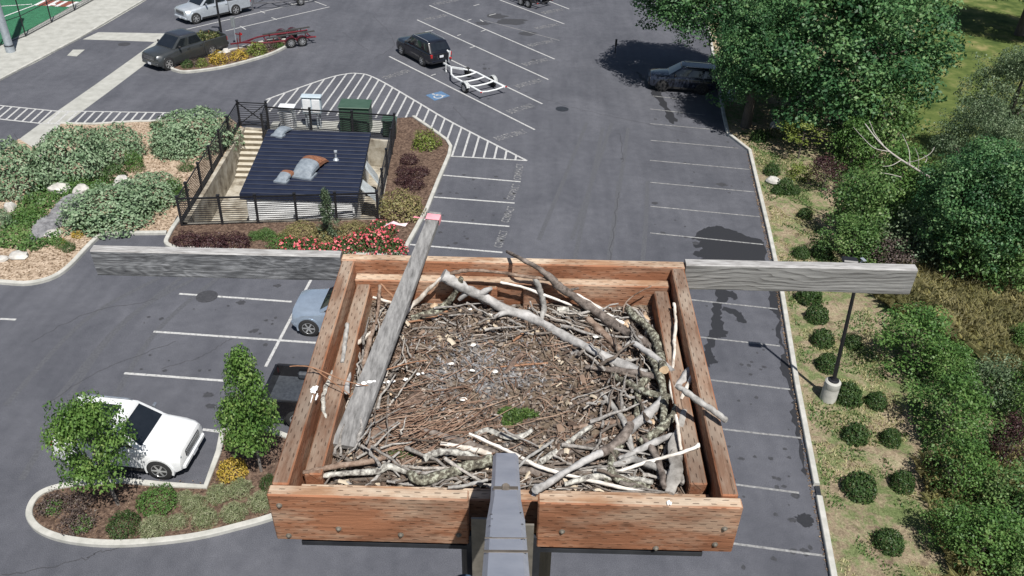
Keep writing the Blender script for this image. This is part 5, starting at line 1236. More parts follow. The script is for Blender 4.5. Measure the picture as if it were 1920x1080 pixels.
p, h = place(582, 628, 640, 632.5, .72, .98, 1)
vehicle('pickup_truck', 'pale blue pickup nosing out from behind the left side of the nest box', 'pickup truck', p, h, PAINT('pale_blue_paint', (.34, .41, .5), .25, .45), 5.3, 1.97, 1.8, 1.15, 1.2, 3.2, .41, .72, (1.15, 2.0, 3.3, 3.6), ((.06, .47), (.51, .93)), True, rim=RIM)
A, B = G(505, 800), G(600, 807); dd = (B-A).normalized(); hh = math.atan2(dd.y, dd.x); n_ = Vector((-dd.y, dd.x, 0))
vehicle('pickup_truck', 'black pickup showing only its open bed between the small tree and the nest box', 'pickup truck', A+dd*5.6+n_*1.0, hh, PAINT('gloss_black_paint', (.012, .012, .014), .15), 5.8, 2.03, 1.92, 1.2, 1.3, 3.6, .42, .95, (1.5, 2.3, 3.6, 3.95), ((.05, .46), (.5, .94)), True, tub=NMAT('bed_liner', [(.026, .03, .038), (.06, .068, .08)], 9, .5))
# cuttings in the grey pickup's bed
c = tg.matrix_world @ Vector((-4.95, 0, .85)); k = 420
pc = np.stack([rng.uniform(-.75, .75, k), rng.uniform(-.7, .7, k), rng.uniform(.05, .5, k)], 1)
o = bpy.data.objects.new('garden_cuttings', leaf_mesh('garden_cuttings', pc, rng.normal(size=(k, 3)), rng.uniform(.12, .3, k), rng.random(k), LEAF('cuttings_leaf', [(.05, .07, .025), (.12, .15, .05), (.25, .22, .1)]), .35))
COL.objects.link(o); o.matrix_world = Matrix.Translation(c) @ Matrix.Rotation(h, 4, 'Z'); wt(o, 'heap of green garden cuttings in the bed of the dark grey pickup', 'cuttings')

# ------------------------------------------------------------------ boat trailers
def trailer(name, label, loc, hdg, mat, L, Wd, axles, R=.33, rails=True, bunks=False, post=True, spare=False, lift=0.0, bmat=None):
    """x = 0 at the coupler, frame running back to -L"""
    t = thing(name, label, 'boat trailer', loc, Matrix.Rotation(hdg, 3, 'Z')); z = .52; hw = Wd/2-.32
    mb = MB(); mb.bar((0, 0, z), (-1.0, 0, z), .1, .1); mb.bar((-.95, 0, z), (-1.75, hw*.55, z), .1, .12); mb.bar((-.95, 0, z), (-1.75, -hw*.55, z), .1, .12)
    for s in (-1, 1): mb.tube([(-1.7, s*hw*.53, z), (-2.2, s*hw*.86, z), (-2.8, s*hw, z), (-L, s*hw, z)], .065, 8)
    mb.build('frame', mat, t)
    for x in ([-2.7, -3.7, -4.7, -L+.12] if L > 5.4 else [-2.9, -4.0, -L+.12]):
        mb = MB(); mb.tube([(x, -hw-.05, z), (x+.05, -hw*.4, z-.1), (x+.05, hw*.4, z-.1), (x, hw+.05, z)], .055, 8); mb.build('cross_member', mat, t)
    if post:
        mb = MB(); mb.bar((-.7, 0, z), (-.78, 0, z+.75), .09, .09); mb.bar((-.78, 0, z+.6), (-.45, 0, z+.7), .08, .08); mb.build('winch_post', mat, t)
        mb = MB(); mb.lathe([(.05, -.06), (.08, -.06), (.08, .06), (.05, .06)], (-.85, 0, z+.62), 12, 'y'); mb.build('winch', TLM, t)
    mb = MB(); mb.tube([(-.5, .14, z+.4), (-.5, .14, .12)], .03, 8); mb.lathe([(.09, -.03), (.09, .03)], (-.5, .14, .1), 12, 'y'); mb.build('jack', mat, t)
    xs = [-L*.72] if axles == 1 else [-L*.68, -L*.68-.86]
    for s in (-1, 1):
        for x in xs: wheel(t, x, s*(Wd/2-.12), R, .2, RIM, 8)
        mb = MB(); k = 12; y0, y1 = s*(Wd/2-.24), s*(Wd/2+.02)
        for x in xs:
            vs = []
            for i in range(k+1):
                a = .25+(math.pi-.5)*i/k; cc, q = math.cos(a)*(R+.09), math.sin(a)*(R+.09); vs += [(x+cc, y0, R+q), (x+cc, y1, R+q), (x+cc, y1, R+q-.06)]
            mb.add(vs, [(i*3+j, i*3+3+j, i*3+4+j, i*3+1+j) for i in range(k) for j in range(2)])
            mb.add(vs, [(i*3+1+j, i*3+4+j, i*3+3+j, i*3+j) for i in range(k) for j in range(2)])
        mb.build('fender', mat, t)
        mb = MB(); mb.bar((xs[0], s*hw, z-.12), (xs[0], s*(Wd/2-.2), R), .07, .07); mb.build('axle', mat, t)
        mb = MB(); mb.cham((-L-.01, s*(hw+.08), z+.02), (.06, .16, .08), .02); mb.build('tail_light', TLM, t)
        if bunks:
            mb = MB(); mb.bar((-L*.42, s*hw*.55, z+.22), (-L-.1, s*hw*.62, z+.34), .16, .07); mb.build('bunk', bmat or PLA, t)
            for x in (-L*.5, -L*.9): mb = MB(); mb.bar((x, s*hw*.58, z-.05), (x, s*hw*.58, z+.25), .06, .06); mb.build('bunk_bracket', mat, t)
    if spare: wheel(t, -1.9, -.75, .33, .2, RIM, 8); t.children[-1].location = (0, 0, .35)
    return t
WHT = PAINT('white_trailer_paint', (.72, .74, .74)); RED = PAINT('red_trailer_paint', (.13, .018, .024))
A, B = G(832, 119, .5), G(924, 168, .5); d_ = (A-B); trailer('boat_trailer', 'empty white boat trailer hitched to the black suv', (A.x, A.y, 0), math.atan2(d_.y, d_.x), WHT, d_.length+.1, 2.5, 1, .34, spare=True)
A, B = G(432, 83, .5), G(583, 62, .55); d_ = (A-B); trailer('boat_trailer', 'empty red tandem-axle boat trailer behind the dark grey pickup', (A.x, A.y, 0), math.atan2(d_.y, d_.x), RED, d_.length, 2.35, 2, .36, bunks=True, bmat=NMAT('bunk_carpet', [(.03, .03, .03), (.06, .06, .06)], 9, .9))
A, B = G(461, 9, .5), G(585, -12, .5); d_ = (A-B); trailer('boat_trailer', 'dark boat trailer behind the silver pickup at the top edge', (A.x, A.y, 0), math.atan2(d_.y, d_.x), PAINT('grey_trailer_paint', (.12, .12, .13)), d_.length, 2.3, 1, .34, bunks=True)
A, B = G(935, -22, .5), G(1022, 4, .5); d_ = (A-B); trailer('boat_trailer', 'black tandem trailer cut by the top edge of the picture', (A.x, A.y, 0), math.atan2(d_.y, d_.x), PLA, d_.length, 2.4, 2, .36, bunks=True)

# ------------------------------------------------------------------ posts, lamps, signs
# lamp in the right-hand bed
lb = G(1552, 748, .05); t = thing('street_lamp', 'black lamp post on a round white concrete base in the dry bed', 'street lamp', lb)
mb = MB(); mb.lathe([(.30, 0), (.295, .5), (.285, .56), (.285, .6), (.295, .63), (.29, .85), (.24, .9), (.13, .91)], (0, 0, 0), 28); mb.build('base', M['kerb'], t, smooth=35)
mb = MB(); mb.lathe([(.2, .905), (.2, .94), (.11, .96), (.1, 1.02)], (0, 0, 0), 20)
lt = CP+ray(1601, 492)*((6.2-CH)/ray(1601, 492).z); lt = Vector((lb.x+(lt.x-lb.x)*.6, lb.y+(lt.y-lb.y)*.6, 6.15))-lb
mb.tube([(0, 0, .95), lt], [.075, .055], 12); mb.build('pole', M['black'], t, smooth=40)
mb = MB(); hd_ = lt+Vector((-.36, .05, .05)); mb.bar(lt-Vector((0, 0, .1)), lt+Vector((-.12, .02, .04)), .08, .08); mb.cham(hd_, (.52, .34, .12), .04, rz=-.1); mb.build('lamp_head', M['black'], t)
mb = MB(); mb.tube([lt, lt+Vector((.06, 0, .16))], .03, 8); mb.box(lt+Vector((.05, 0, .13)), (.12, .2, .03), .3); mb.build('sensor', M['galv'], t)
# floodlight mast at the court
b = G(20, 97, .12); t = thing('light_mast', 'thick grey steel mast standing on the pavement by the court fence', 'mast', b); mb = MB(); mb.tube([(0, 0, 0), (0, 0, .45)], .30, 20); mb.tube([(0, 0, .45), (-.15, 0, 14)], [.27, .2], 20); mb.build('pole', M['galv'], t, smooth=40)
mb = MB(); mb.lathe([(.31, .42), (.33, .46), (.31, .5)], (0, 0, 0), 20); mb.build('collar', M['steeldark'], t)
# lamp in the planted island, sign behind it
b = G(418, 80, .07); t = thing('street_lamp', 'slim black lamp post behind the planted island, running off the top edge', 'street lamp', b); mb = MB(); mb.tube([(0, 0, 0), (-.05, 0, 7.0)], [.085, .06], 10); mb.build('pole', M['black'], t, smooth=40)
mb = MB(); mb.cham((-.3, 0, 7.05), (.6, .3, .12), .03); mb.build('lamp_head', M['black'], t); mb = MB(); mb.lathe([(.2, 0), (.2, .3), (.12, .34)], (0, 0, 0), 14); mb.build('base', M['kerb'], t)
b = G(443.5, 83, .07); t = thing('plate_post', 'grey-backed sign on a steel post behind the planted island', 'sign', b); mb = MB(); mb.box((0, 0, .95), (.06, .06, 1.9)); mb.build('post', M['galv'], t)
mb = MB(); mb.cham((-.03, -.04, 1.65), (.3, .025, .75), .01, rz=.55); mb.build('post_plate', NMAT('sign_back', [(.18, .2, .21), (.27, .29, .3)], 4, .5, metal=.3), t)
b = G(1153, 100); t = thing('plate_post', 'thin dark post with a narrow plate standing where the tree shade begins', 'sign', b); mb = MB(); mb.box((0, 0, .55), (.06, .06, 1.1)); mb.build('post', M['black'], t); mb = MB(); mb.box((0, -.04, .85), (.16, .02, .5)); mb.build('post_plate', M['black'], t)  # dark upright built in place of a thin stripe taken as cast shadow
# court fence
cf = [G(x, y, .12) for x, y in ((-60, 118), (0, 86), (48.5, 68.5), (97, 42.5), (140, 20), (182, -3), (230, -30))]
t = thing('court_fence', 'tall black chain-link court fence on slim posts', 'fence', cf[0]); mb = MB(cf[0])
for a, b in zip(cf, cf[1:]):
    for z in (.06, 1.5, 3.0): mb.tube([a+Vector((0, 0, z)), b+Vector((0, 0, z))], .025, 6)
mb.build('rail', M['black'], t)
for p in cf: mb = MB(cf[0]); mb.tube([p, p+Vector((0, 0, 3.05))], .045, 8); mb.build('post', M['black'], t)
def mesh_mat():
    m, nt, b = newmat('chain_link'); tc = nt.nodes.new('ShaderNodeTexCoord'); sp = nt.nodes.new('ShaderNodeSeparateXYZ'); nt.links.new(tc.outputs['Object'], sp.inputs[0])
    l = mth(nt, 'ADD', sp.outputs[0], mth(nt, 'MULTIPLY', sp.outputs[1], .3)); f = []
    for s in (1, -1): f.append(mth(nt, 'LESS_THAN', mth(nt, 'FRACT', mth(nt, 'MULTIPLY', mth(nt, 'MULTIPLY_ADD', sp.outputs[2], s, l), 14)), .11))
    b.inputs['Base Color'].default_value = (.012, .014, .013, 1); nt.links.new(mth(nt, 'MAXIMUM', f[0], f[1]), b.inputs['Alpha']); return m
mb = MB(cf[0])
for a, b in zip(cf, cf[1:]): mb.quad(a, b, b+Vector((0, 0, 3)), a+Vector((0, 0, 3)))
mb.build('mesh', mesh_mat(), t)

# ------------------------------------------------------------------ planting
LM = {'dogwood': LEAF('variegated_leaf', [(.075, .135, .065), (.15, .235, .13), (.255, .34, .21), (.37, .44, .3)], .15, pos=[0, .35, .72, 1]),
      'juniper': LEAF('juniper_leaf', [(.022, .05, .014), (.05, .1, .026), (.085, .14, .04)], .1),
      'box': LEAF('box_leaf', [(.016, .04, .012), (.038, .08, .02), (.08, .125, .035)], .1),
      'maple': LEAF('maple_leaf', [(.035, .09, .022), (.1, .2, .042), (.19, .31, .08), (.3, .38, .12)], .35, pos=[0, .4, .8, 1]),
      'big': LEAF('big_maple_leaf', [(.018, .06, .024), (.05, .135, .05), (.125, .245, .09), (.24, .35, .15)], .28, pos=[0, .4, .8, 1]),
      'willow': LEAF('willow_leaf', [(.055, .1, .05), (.125, .185, .095), (.23, .29, .17)], .25),
      'thicket': LEAF('thicket_leaf', [(.032, .08, .024), (.078, .158, .044), (.16, .26, .08), (.29, .35, .16)], .28, pos=[0, .4, .8, 1]),
      'yellow': LEAF('yellow_leaf', [(.2, .16, .025), (.48, .36, .06), (.58, .34, .1)], .25),
      'lime': LEAF('lime_leaf', [(.07, .11, .02), (.17, .22, .045), (.27, .3, .08)], .25),
      'purple': LEAF('purple_leaf', [(.02, .010, .012), (.055, .024, .026), (.1, .05, .048)], .1),
      'olive': LEAF('bronze_leaf', [(.08, .095, .028), (.23, .21, .085), (.42, .31, .18)], .2),
      'grass': LEAF('ornamental_grass', [(.1, .15, .05), (.27, .31, .16), (.62, .58, .43)], .3),
      'straw': LEAF('straw_grass', [(.26, .28, .12), (.54, .51, .27), (.76, .7, .45)], .4),
      'weed': LEAF('weed_leaf', [(.038, .095, .022), (.088, .185, .043), (.185, .285, .085)], .28),
      'litter': LEAF('dry_litter', [(.07, .04, .025), (.2, .13, .08), (.38, .29, .19)], .1),
      'heather': LEAF('heather_leaf', [(.05, .035, .035), (.1, .075, .07), (.16, .14, .09)], .1)}
D = lambda nm, mat, n, size, **k: dome_mesh(nm, LM[mat], n, size, **k)
def blades(name, mat, n, L, w, spread, rnd=.3):
    """tuft of arching blades, unit sized"""
    a = rng.uniform(0, 6.283, n); lean = rng.random(n)**.6*spread; l = L*rng.uniform(.6, 1.1, n); V = []; F = 3
    bx, by = .12*rng.normal(size=n), .12*rng.normal(size=n)
    for i in range(n):
        c, s_ = math.cos(a[i]), math.sin(a[i]); px, py = -s_*w, c*w; h = l[i]*math.cos(lean[i]*.8); o_ = l[i]*math.sin(lean[i])
        b = np.array([bx[i], by[i], 0]); m_ = b+np.array([c*o_*.45, s_*o_*.45, h*.75]); e = b+np.array([c*o_, s_*o_, h*(.85-.25*lean[i])])
        V += [b-[px, py, 0], b+[px, py, 0], m_+[px*.8, py*.8, 0], e, m_-[px*.8, py*.8, 0]]
    V = np.array(V, np.float32); me = bpy.data.meshes.new(name); me.vertices.add(5*n); me.vertices.foreach_set('co', V.ravel())
    me.loops.add(5*n); me.loops.foreach_set('vertex_index', np.arange(5*n, dtype=np.int32)); me.polygons.add(n); me.polygons.foreach_set('loop_start', np.arange(0, 5*n, 5, dtype=np.int32))
    at = me.attributes.new('v', 'FLOAT', 'FACE'); at.data.foreach_set('value', rng.random(n).astype(np.float32)); me.materials.append(LM[mat]); me.update(calc_edges=True); return me
def tree(name, label, base, H, rx, rz, cz, mesh, trunk=(.12, .05), cat='tree', group=None, limbs=5, lean=(0, 0), mat=None):
    t = thing(name, label, cat, base, None, group)
    mb = MB(); top = Vector((lean[0], lean[1], cz)); mb.tube([(0, 0, -.05), (top.x*.3, top.y*.3, cz*.35), (top.x*.7, top.y*.7, cz*.75), (top.x, top.y, cz+rz*.4)], [trunk[0], trunk[0]*.85, trunk[0]*.65, trunk[1]], 10, jit=.04)
    for k in range(limbs):
        a = 6.283*k/limbs+random.random(); s = cz-rz*.75+rz*.2*k/limbs*3; s = max(s, cz*.35)
        st = Vector((top.x*s/cz, top.y*s/cz, s)); e = st+Vector((math.cos(a)*rx*.65, math.sin(a)*rx*.65, rz*random.uniform(.35, .7)))
        mb.tube([st, (st+e)/2+Vector((0, 0, -.05*rx)), e], [trunk[0]*.45, trunk[0]*.3, trunk[0]*.1], 6)
    mb.build('trunk', mat or M['bark'], t, smooth=50)
    o = bpy.data.objects.new('crown', mesh); COL.objects.link(o); o.parent = t; o.location = (lean[0], lean[1], cz); o.scale = (rx, rx, rz); o.rotation_euler = (0, 0, random.uniform(0, 6.28))
    return t
def crown_mesh(name, mat, n, per, size, cr_, shape='round', **k):
    c, n_, s, v = clump_leaves(crown_clumps(1, 1, n, cr_, shape=shape), per, size, **k); return leaf_mesh(name, c, n_, s, v, LM[mat])
# left garden: variegated dogwoods
dg = [D('dogwood_a', 'dogwood', 5200, .075, ruf=.13, freq=2.6, seed=1), D('dogwood_b', 'dogwood', 5200, .075, ruf=.15, freq=2.2, seed=2), D('dogwood_c', 'dogwood', 4200, .085, ruf=.14, freq=2.4, seed=3)]
g = 'variegated dogwood shrubs'
shrub('dogwood_shrub', 'big pale variegated shrub cut by the left edge, under the end of the concrete gutter', 'shrub', 26, 312, 143, 129, dg[0], g)
shrub('dogwood_shrub', 'broad pale variegated shrub in the middle of the left garden, left lobe of a pair', 'shrub', 140, 283, 143, 134, dg[1], g)
shrub('dogwood_shrub', 'pale variegated shrub joined to the right of the broad middle one', 'shrub', 214, 268, 112, 90, dg[2], g)
shrub('dogwood_shrub', 'tall pale variegated shrub against the bar fence by the gate', 'shrub', 365, 240, 152, 101, dg[1], g)
shrub('dogwood_shrub', 'lower front lobe of the variegated shrub by the fence', 'shrub', 330, 262, 85, 74, dg[2], g)
shrub('dogwood_shrub', 'long low pale variegated shrub beside the dry stone bed', 'shrub', 212, 380, 168, 88, dg[0], g)
shrub('dogwood_shrub', 'low pale variegated shrub right behind the bar fence corner', 'shrub', 285, 352, 117, 72, dg[2], g)
shrub('dogwood_shrub', 'small clipped bit of pale shrub at the far left edge below the boulder', 'shrub', 0, 405, 44, 55, dg[2], g)
jn = [D('juniper_a', 'juniper', 1500, .12, ruf=.22, seed=4), D('juniper_b', 'weed', 1500, .11, ruf=.22, seed=5)]
g = 'low green shrubs of the left garden'
for lab, x, y, w, hh, m in (('small dark green shrub alone on the bark chips near the painted hatching', 291, 233, 20, 18, 0), ('bright green shrub pressed against the corner of the bar fence', 331, 352, 34, 62, 1), ('dark green low shrub in front of the long variegated shrub', 180, 418, 56, 30, 0), ('green low shrub left of the bar fence corner post', 262, 398, 46, 28, 0),
    ('lowest dark green shrub right of the yellow plant', 130, 462, 26, 20, 0), ('green shrub between the two variegated lobes and the path', 255, 300, 34, 60, 1), ('rusty green shrub under the middle variegated shrub', 215, 322, 50, 42, 0), ('green shrub beside the white boulder', 180, 350, 40, 28, 1), ('green creeping shrub at the top of the weeds', 135, 345, 70, 26, 1), ('little green shrub left of the yellow plant', 118, 455, 26, 22, 1), ('round green shrub at the top of the stone bed', 60, 402, 56, 30, 1), ('scrubby green plant on the chips by the fence foot', 350, 312, 30, 18, 0)):
    shrub('low_shrub', lab, 'shrub', x, y, w, hh, jn[m], g)
shrub('yellow_plant', 'bright yellow little plant near the bark-chip bank of the left garden', 'plant', 145, 438, 22, 18, D('yel', 'yellow', 500, .2, seed=6))
shrub('yellow_plant', 'smaller yellow tuft left of the bright yellow plant', 'plant', 119, 452, 12, 12, D('yel', 'yellow', 500, .2, seed=6))
def boulder(label, px, py, w, hh, mat='rock'):
    b = G(px, py+hh*.35, .05); k = DEP(b)/FPX; mb = MB(b); vs = []; fs = []; n, m_ = 10, 6; s_ = random.random()*40
    for i in range(m_+1):
        for j in range(n):
            a, e = 6.283*j/n, math.pi*i/m_-math.pi/2; d = Vector((math.cos(a)*math.cos(e), math.sin(a)*math.cos(e), math.sin(e)))
            q = 1+.35*noise.noise(d*1.6+Vector((s_, 0, 0))); vs.append(b+Vector((d.x*w*k*.5*q, d.y*w*k*.42*q, d.z*hh*k*.62*q+hh*k*.25)))
    for i in range(m_):
        for j in range(n): fs.append((i*n+j, i*n+(j+1) % n, i*n+n+(j+1) % n, i*n+n+j))
    mb.add(vs, fs); wt(mb.build('boulder', M[mat], smooth=30), label, 'boulder', 'boulders of the left garden')
for a in (('pale boulder between the middle dogwood and the path of chips', 232, 341, 36, 22), ('pale boulder at the head of the stone bed', 155, 356, 32, 20), ('mottled boulder at the left of the stone bed head', 113, 352, 44, 18), ('white boulder under the gutter-end dogwood', 103, 325, 34, 20), ('pale boulder in shadow near the left edge', 20, 387, 22, 20), ('flat pale rock at the bottom of the left garden', 35, 478, 36, 12), ('small flat rock at the left edge above the kerb', 4, 484, 24, 10), ('long pale stone beside the weeds', 98, 437, 34, 8)): boulder(*a)
def scatter(poly, n):
    out = []; xs = [p.x for p in poly]; ys = [p.y for p in poly]
    while len(out) < n:
        x, y = random.uniform(min(xs), max(xs)), random.uniform(min(ys), max(ys)); c = False
        for i in range(len(poly)):
            a, b = poly[i], poly[i-1]
            if (a.y > y) != (b.y > y) and x < (b.x-a.x)*(y-a.y)/(b.y-a.y)+a.x: c = not c
        if c: out.append((x, y))
    return out
def stones(name, label, poly, n, r0, r1, mat, z=.06):
    mb = MB()
    for x, y in scatter(poly, n):
        r = random.uniform(r0, r1); a = random.random()*3; c = Vector((x, y, z+r*.25)); vs = []
        for i in range(6): t = 1.047*i+a; vs.append(c+Vector((math.cos(t)*r*random.uniform(.7, 1.2), math.sin(t)*r*.8, -r*.3)))
        for i in range(6): t = 1.047*i+a+.3; vs.append(c+Vector((math.cos(t)*r*.6, math.sin(t)*r*.5, r*random.uniform(.3, .5))))
        mb.add(vs, [(i, (i+1) % 6, 6+(i+1) % 6, 6+i) for i in range(6)]+[(6, 7, 8, 9, 10, 11)])
    return wt(mb.build(name, mat, smooth=20), label, 'stones', kind='stuff')
stones('river_stones', 'dry bed of grey river stones running down the left garden', gp([(128, 372), (160, 366), (150, 392), (125, 415), (100, 438), (62, 452), (60, 436), (92, 408)]), 420, .1, .26, M['river'])
stones('river_stones', 'trail of pale stones between the gutter end and the dogwoods', gp([(78, 262), (86, 270), (88, 310), (110, 335), (82, 328), (66, 290)]), 160, .06, .16, M['rock'])
def leaf_patch(name, label, poly, n, size, mat, h=.25, cat='ground cover', z=.06):
    p = np.array(scatter(poly, n)); c = np.column_stack([p, z+h*rng.random(n)**1.4]); v = np.array([.5+.6*noise.noise((x*.9, y*.9, 3)) for x, y in p])*.6+.4*rng.random(n)
    o = bpy.data.objects.new(name, leaf_mesh(name, c, rng.normal(size=(n, 3))*.6+np.array([0, -.2, .7]), size*rng.uniform(.6, 1.3, n), v, LM[mat])); COL.objects.link(o); return wt(o, label, cat, kind='stuff')
leaf_patch('weeds', 'green weeds and creeping plants down the middle of the left garden', gp([(70, 350), (125, 350), (140, 362), (90, 400), (58, 436), (70, 455), (110, 440), (120, 458), (60, 476), (0, 468), (0, 445), (20, 410), (50, 372)]), 3800, .14, 'thicket', .28)
leaf_patch('weeds', 'weeds under the variegated shrubs', gp([(90, 335), (200, 335), (215, 352), (170, 372), (110, 362)]), 900, .15, 'weed', .25)
leaf_patch('weeds', 'green creepers along the lower edge of the long variegated shrub', gp([(125, 408), (200, 405), (300, 372), (316, 388), (250, 412), (180, 432), (130, 430)]), 1500, .14, 'juniper', .25)
# planting in front of and beside the building
pb = D('barberry', 'purple', 1700, .12, ruf=.2, seed=8); g = 'dark purple barberries'
for lab, x, y, w, hh in (('dark purple bush at the kerb corner below the fence corner', 350, 447, 50, 32), ('dark purple bush in the middle of the row in front of the fence', 395, 452, 62, 38), ('dark purple bush at the right end of the row in front of the fence', 440, 450, 58, 34), ('purple bush furthest from the nest in the right strip of the bed', 767, 297, 34, 26), ('purple bush left of the middle in the right strip of the bed', 759, 318, 32, 26), ('purple bush right of the middle in the right strip of the bed', 786, 320, 38, 24), ('purple bush lower left in the right strip of the bed', 757, 335, 32, 26), ('purple bush lowest in the right strip of the bed', 775, 342, 42, 26)): shrub('barberry_bush', lab, 'bush', x, y, w, hh, pb, g)
yb = D('golden', 'lime', 1100, .15, ruf=.3, seed=9)
shrub('flowering_shrub', 'yellow-green flowering shrub near the far kerb of the building bed', 'shrub', 798, 262, 48, 44, yb)
ob = D('bronze', 'olive', 1900, .1, ruf=.14, seed=10)
shrub('bronze_shrub', 'bronze and green shrub at the right corner of the bar fence', 'shrub', 752, 380, 88, 68, ob, 'bronze shrubs at the fence'); shrub('bronze_shrub', 'low bronze-green shrub in front of the fence left of the weeping conifer', 'shrub', 565, 428, 60, 30, ob, 'bronze shrubs at the fence'); shrub('bronze_shrub', 'bronze-green shrub between the weeping conifer and the roses', 'shrub', 665, 428, 62, 30, ob, 'bronze shrubs at the fence'); shrub('bronze_shrub', 'bronze-green shrub left of the low one, near the grass', 'shrub', 540, 440, 40, 26, ob, 'bronze shrubs at the fence')
rsm = D('rose_leaf', 'juniper', 1500, .12, ruf=.18, seed=11)
pk = LEAF('pink_flower', [(.55, .06, .09), (.75, .14, .17), (.8, .28, .28)], .2)
def rose(label, x, y, w, hh, nf):
    base = G(x, y+hh*.3, .05); k = DEP(base)/FPX; t = thing('rose_bush', label, 'rose bush', base, None, 'pink rose bushes'); rx, rz = w*k/2, hh*k*.62
    o = bpy.data.objects.new('foliage', rsm); COL.objects.link(o); o.parent = t; o.scale = (rx, rx*.8, rz); nf = int(nf*1.3); d = dirs(nf*2); d = d[d[:, 2] > -.05][:nf]
    c = d*np.array([rx*1.08, rx*.86, rz*1.02])*rng.uniform(.85, 1.08, (len(d), 1)); c[:, 2] += .12*rz
    o = bpy.data.objects.new('blossom', leaf_mesh('blossom', c, d+rng.normal(0, .5, d.shape), rng.uniform(.07, .15, len(d)), rng.random(len(d)), pk, .95)); COL.objects.link(o); o.parent = t; o['kind'] = 'stuff'
for a in (('pink-flowered rose bush leftmost in the bed before the fence', 545, 455, 50, 32, 70), ('pink-flowered rose bush left of the weeping conifer', 582, 458, 52, 36, 80), ('pink-flowered rose bush right of the weeping conifer', 650, 458, 62, 38, 120), ('pink-flowered rose bush at the right end of the bed beside the ribbon', 712, 450, 72, 54, 170), ('pink-flowered rose bush behind the ribbon by the fence corner', 716, 425, 56, 40, 90), ('pink-flowered rose bush low at the kerb under the weeping conifer', 612, 468, 60, 28, 90), ('pink-flowered rose bush nearest the weathered plank', 742, 462, 44, 40, 80), ('sparse rose bush tucked between the bronze shrubs and the fence', 682, 440, 50, 34, 50)): rose(*a)
# weeping conifer
b = G(617, 452, .05); wc_h = HT(b, 360); t = thing('weeping_conifer', 'small grey-green weeping conifer in front of the bar fence', 'conifer', b)
mb = MB(); mb.tube([(0, 0, 0), (.05, 0, wc_h*.6), (-.08, 0, wc_h)], [.05, .035, .015], 8); mb.build('trunk', M['bark'], t)
cl = []
for i in range(70):
    z = wc_h*random.random()**1.1; w = .12+.55*(1-z/wc_h)**1.3; a = random.uniform(0, 6.28); q = w*random.uniform(.3, 1); cl.append(((math.cos(a)*q, math.sin(a)*q, max(.1, z)), (.14, .14, .2), random.random()))
c, n_, s, v = clump_leaves(cl, 2200, .12, droop=-1, upb=-.2); o = bpy.data.objects.new('foliage', leaf_mesh('conifer_foliage', c, n_, s, v, LEAF('conifer_leaf', [(.035, .06, .03), (.09, .13, .07), (.15, .2, .12)], .1), .3)); COL.objects.link(o); o.parent = t
gt = blades('grass_tuft', 'weed', 1200, .9, .008, 1.05)
pf = [D('pale_tuft%d' % i, 'grass', 1900, .34, ruf=.16, seed=60+i, aspect=.085, rnd=1., inner=.7, upb=.1) for i in range(2)]+[D('green_tuft', 'thicket', 1500, .34, ruf=.16, seed=63, aspect=.1, rnd=1., inner=.7)]
def tuft(label, px, py, w, mesh=None, name='grass_tuft', g='ornamental grass tufts', k_=.6):
    base = G(px, py-4, .06); k = DEP(base)/FPX*w*k_; o = bpy.data.objects.new(name, pf[int(px) % 2] if mesh else pf[2]); COL.objects.link(o); o.location = base; o.scale = (k*.62, k*.62, k*.6); o.rotation_euler = (0, 0, random.uniform(0, 6)); return wt(o, label, 'grass', g)
shrub('bronze_shrub', 'bronze-green shrub spreading in front of the fence between the roses', 'shrub', 612, 440, 70, 36, ob, 'bronze shrubs at the fence'); shrub('low_shrub', 'green low shrub filling the bed right of the grass tufts', 'shrub', 528, 452, 50, 30, jn[1], 'low green shrubs of the front bed')
tuft('green grass tuft at the left of the bronze shrubs before the fence', 500, 448, 46); tuft('second green grass tuft beside it nearer the purple bushes', 478, 450, 36)
# lower left island
ib = D('island_box', 'box', 2600, .085, ruf=.1, freq=3.5, seed=12)
shrub('boxwood_bush', 'round dark green bush in front of the leaning trunk in the lower left island', 'bush', 235, 975, 62, 58, ib, 'green bushes of the island'); shrub('boxwood_bush', 'larger round green bush under the white suv wheel in the lower left island', 'bush', 297, 930, 72, 54, D('island_box2', 'weed', 2600, .09, ruf=.14, seed=13), 'green bushes of the island'); shrub('boxwood_bush', 'green bush half hidden by the nest box corner', 'bush', 505, 900, 34, 46, ib, 'green bushes of the island')
shrub('golden_spirea', 'rounded golden-yellow shrub under the right small tree', 'shrub', 437, 874, 56, 52, D('spirea', 'yellow', 1700, .12, ruf=.14, seed=14))
hm = D('heather', 'heather', 1100, .13, ruf=.35, seed=15); hg = D('heather_green', 'weed', 600, .16, ruf=.35, seed=16); g = 'reddish sparse shrubs of the island'
for lab, x, y, w, hh, m in (('reddish sparse shrub at the left tip of the island', 100, 938, 52, 44, hm), ('green shoots growing through the left tip shrub', 104, 946, 34, 30, hg), ('reddish sparse shrub lower in the left island tip', 148, 972, 56, 48, hm), ('green shoots in the lower reddish shrub', 156, 980, 34, 34, hg), ('reddish twiggy shrub beside the tree in the island', 150, 935, 50, 40, hm)): shrub('sparse_shrub', lab, 'shrub', x, y, w, hh, m, g)
gs = blades('pale_tuft', 'grass', 1500, .85, .0075, 1.15)
for lab, x, y, w in (('pale grass tuft right of the round bush in the island', 290, 998, 70), ('pale grass tuft near the island kerb, next to the right', 335, 985, 50), ('pale grass tuft in the middle of the island', 365, 955, 62), ('pale grass tuft below the middle of the island', 385, 980, 66), ('green-tinged grass tuft right of the middle', 410, 935, 60), ('pale grass tuft toward the golden shrub', 450, 925, 60), ('pale grass tuft near the nest box corner', 490, 950, 64), ('grass tuft lowest before the nest box', 440, 970, 64), ('grass tuft between the bush and the suv stall kerb', 345, 940, 44)): tuft(lab, x, y, w, gs)
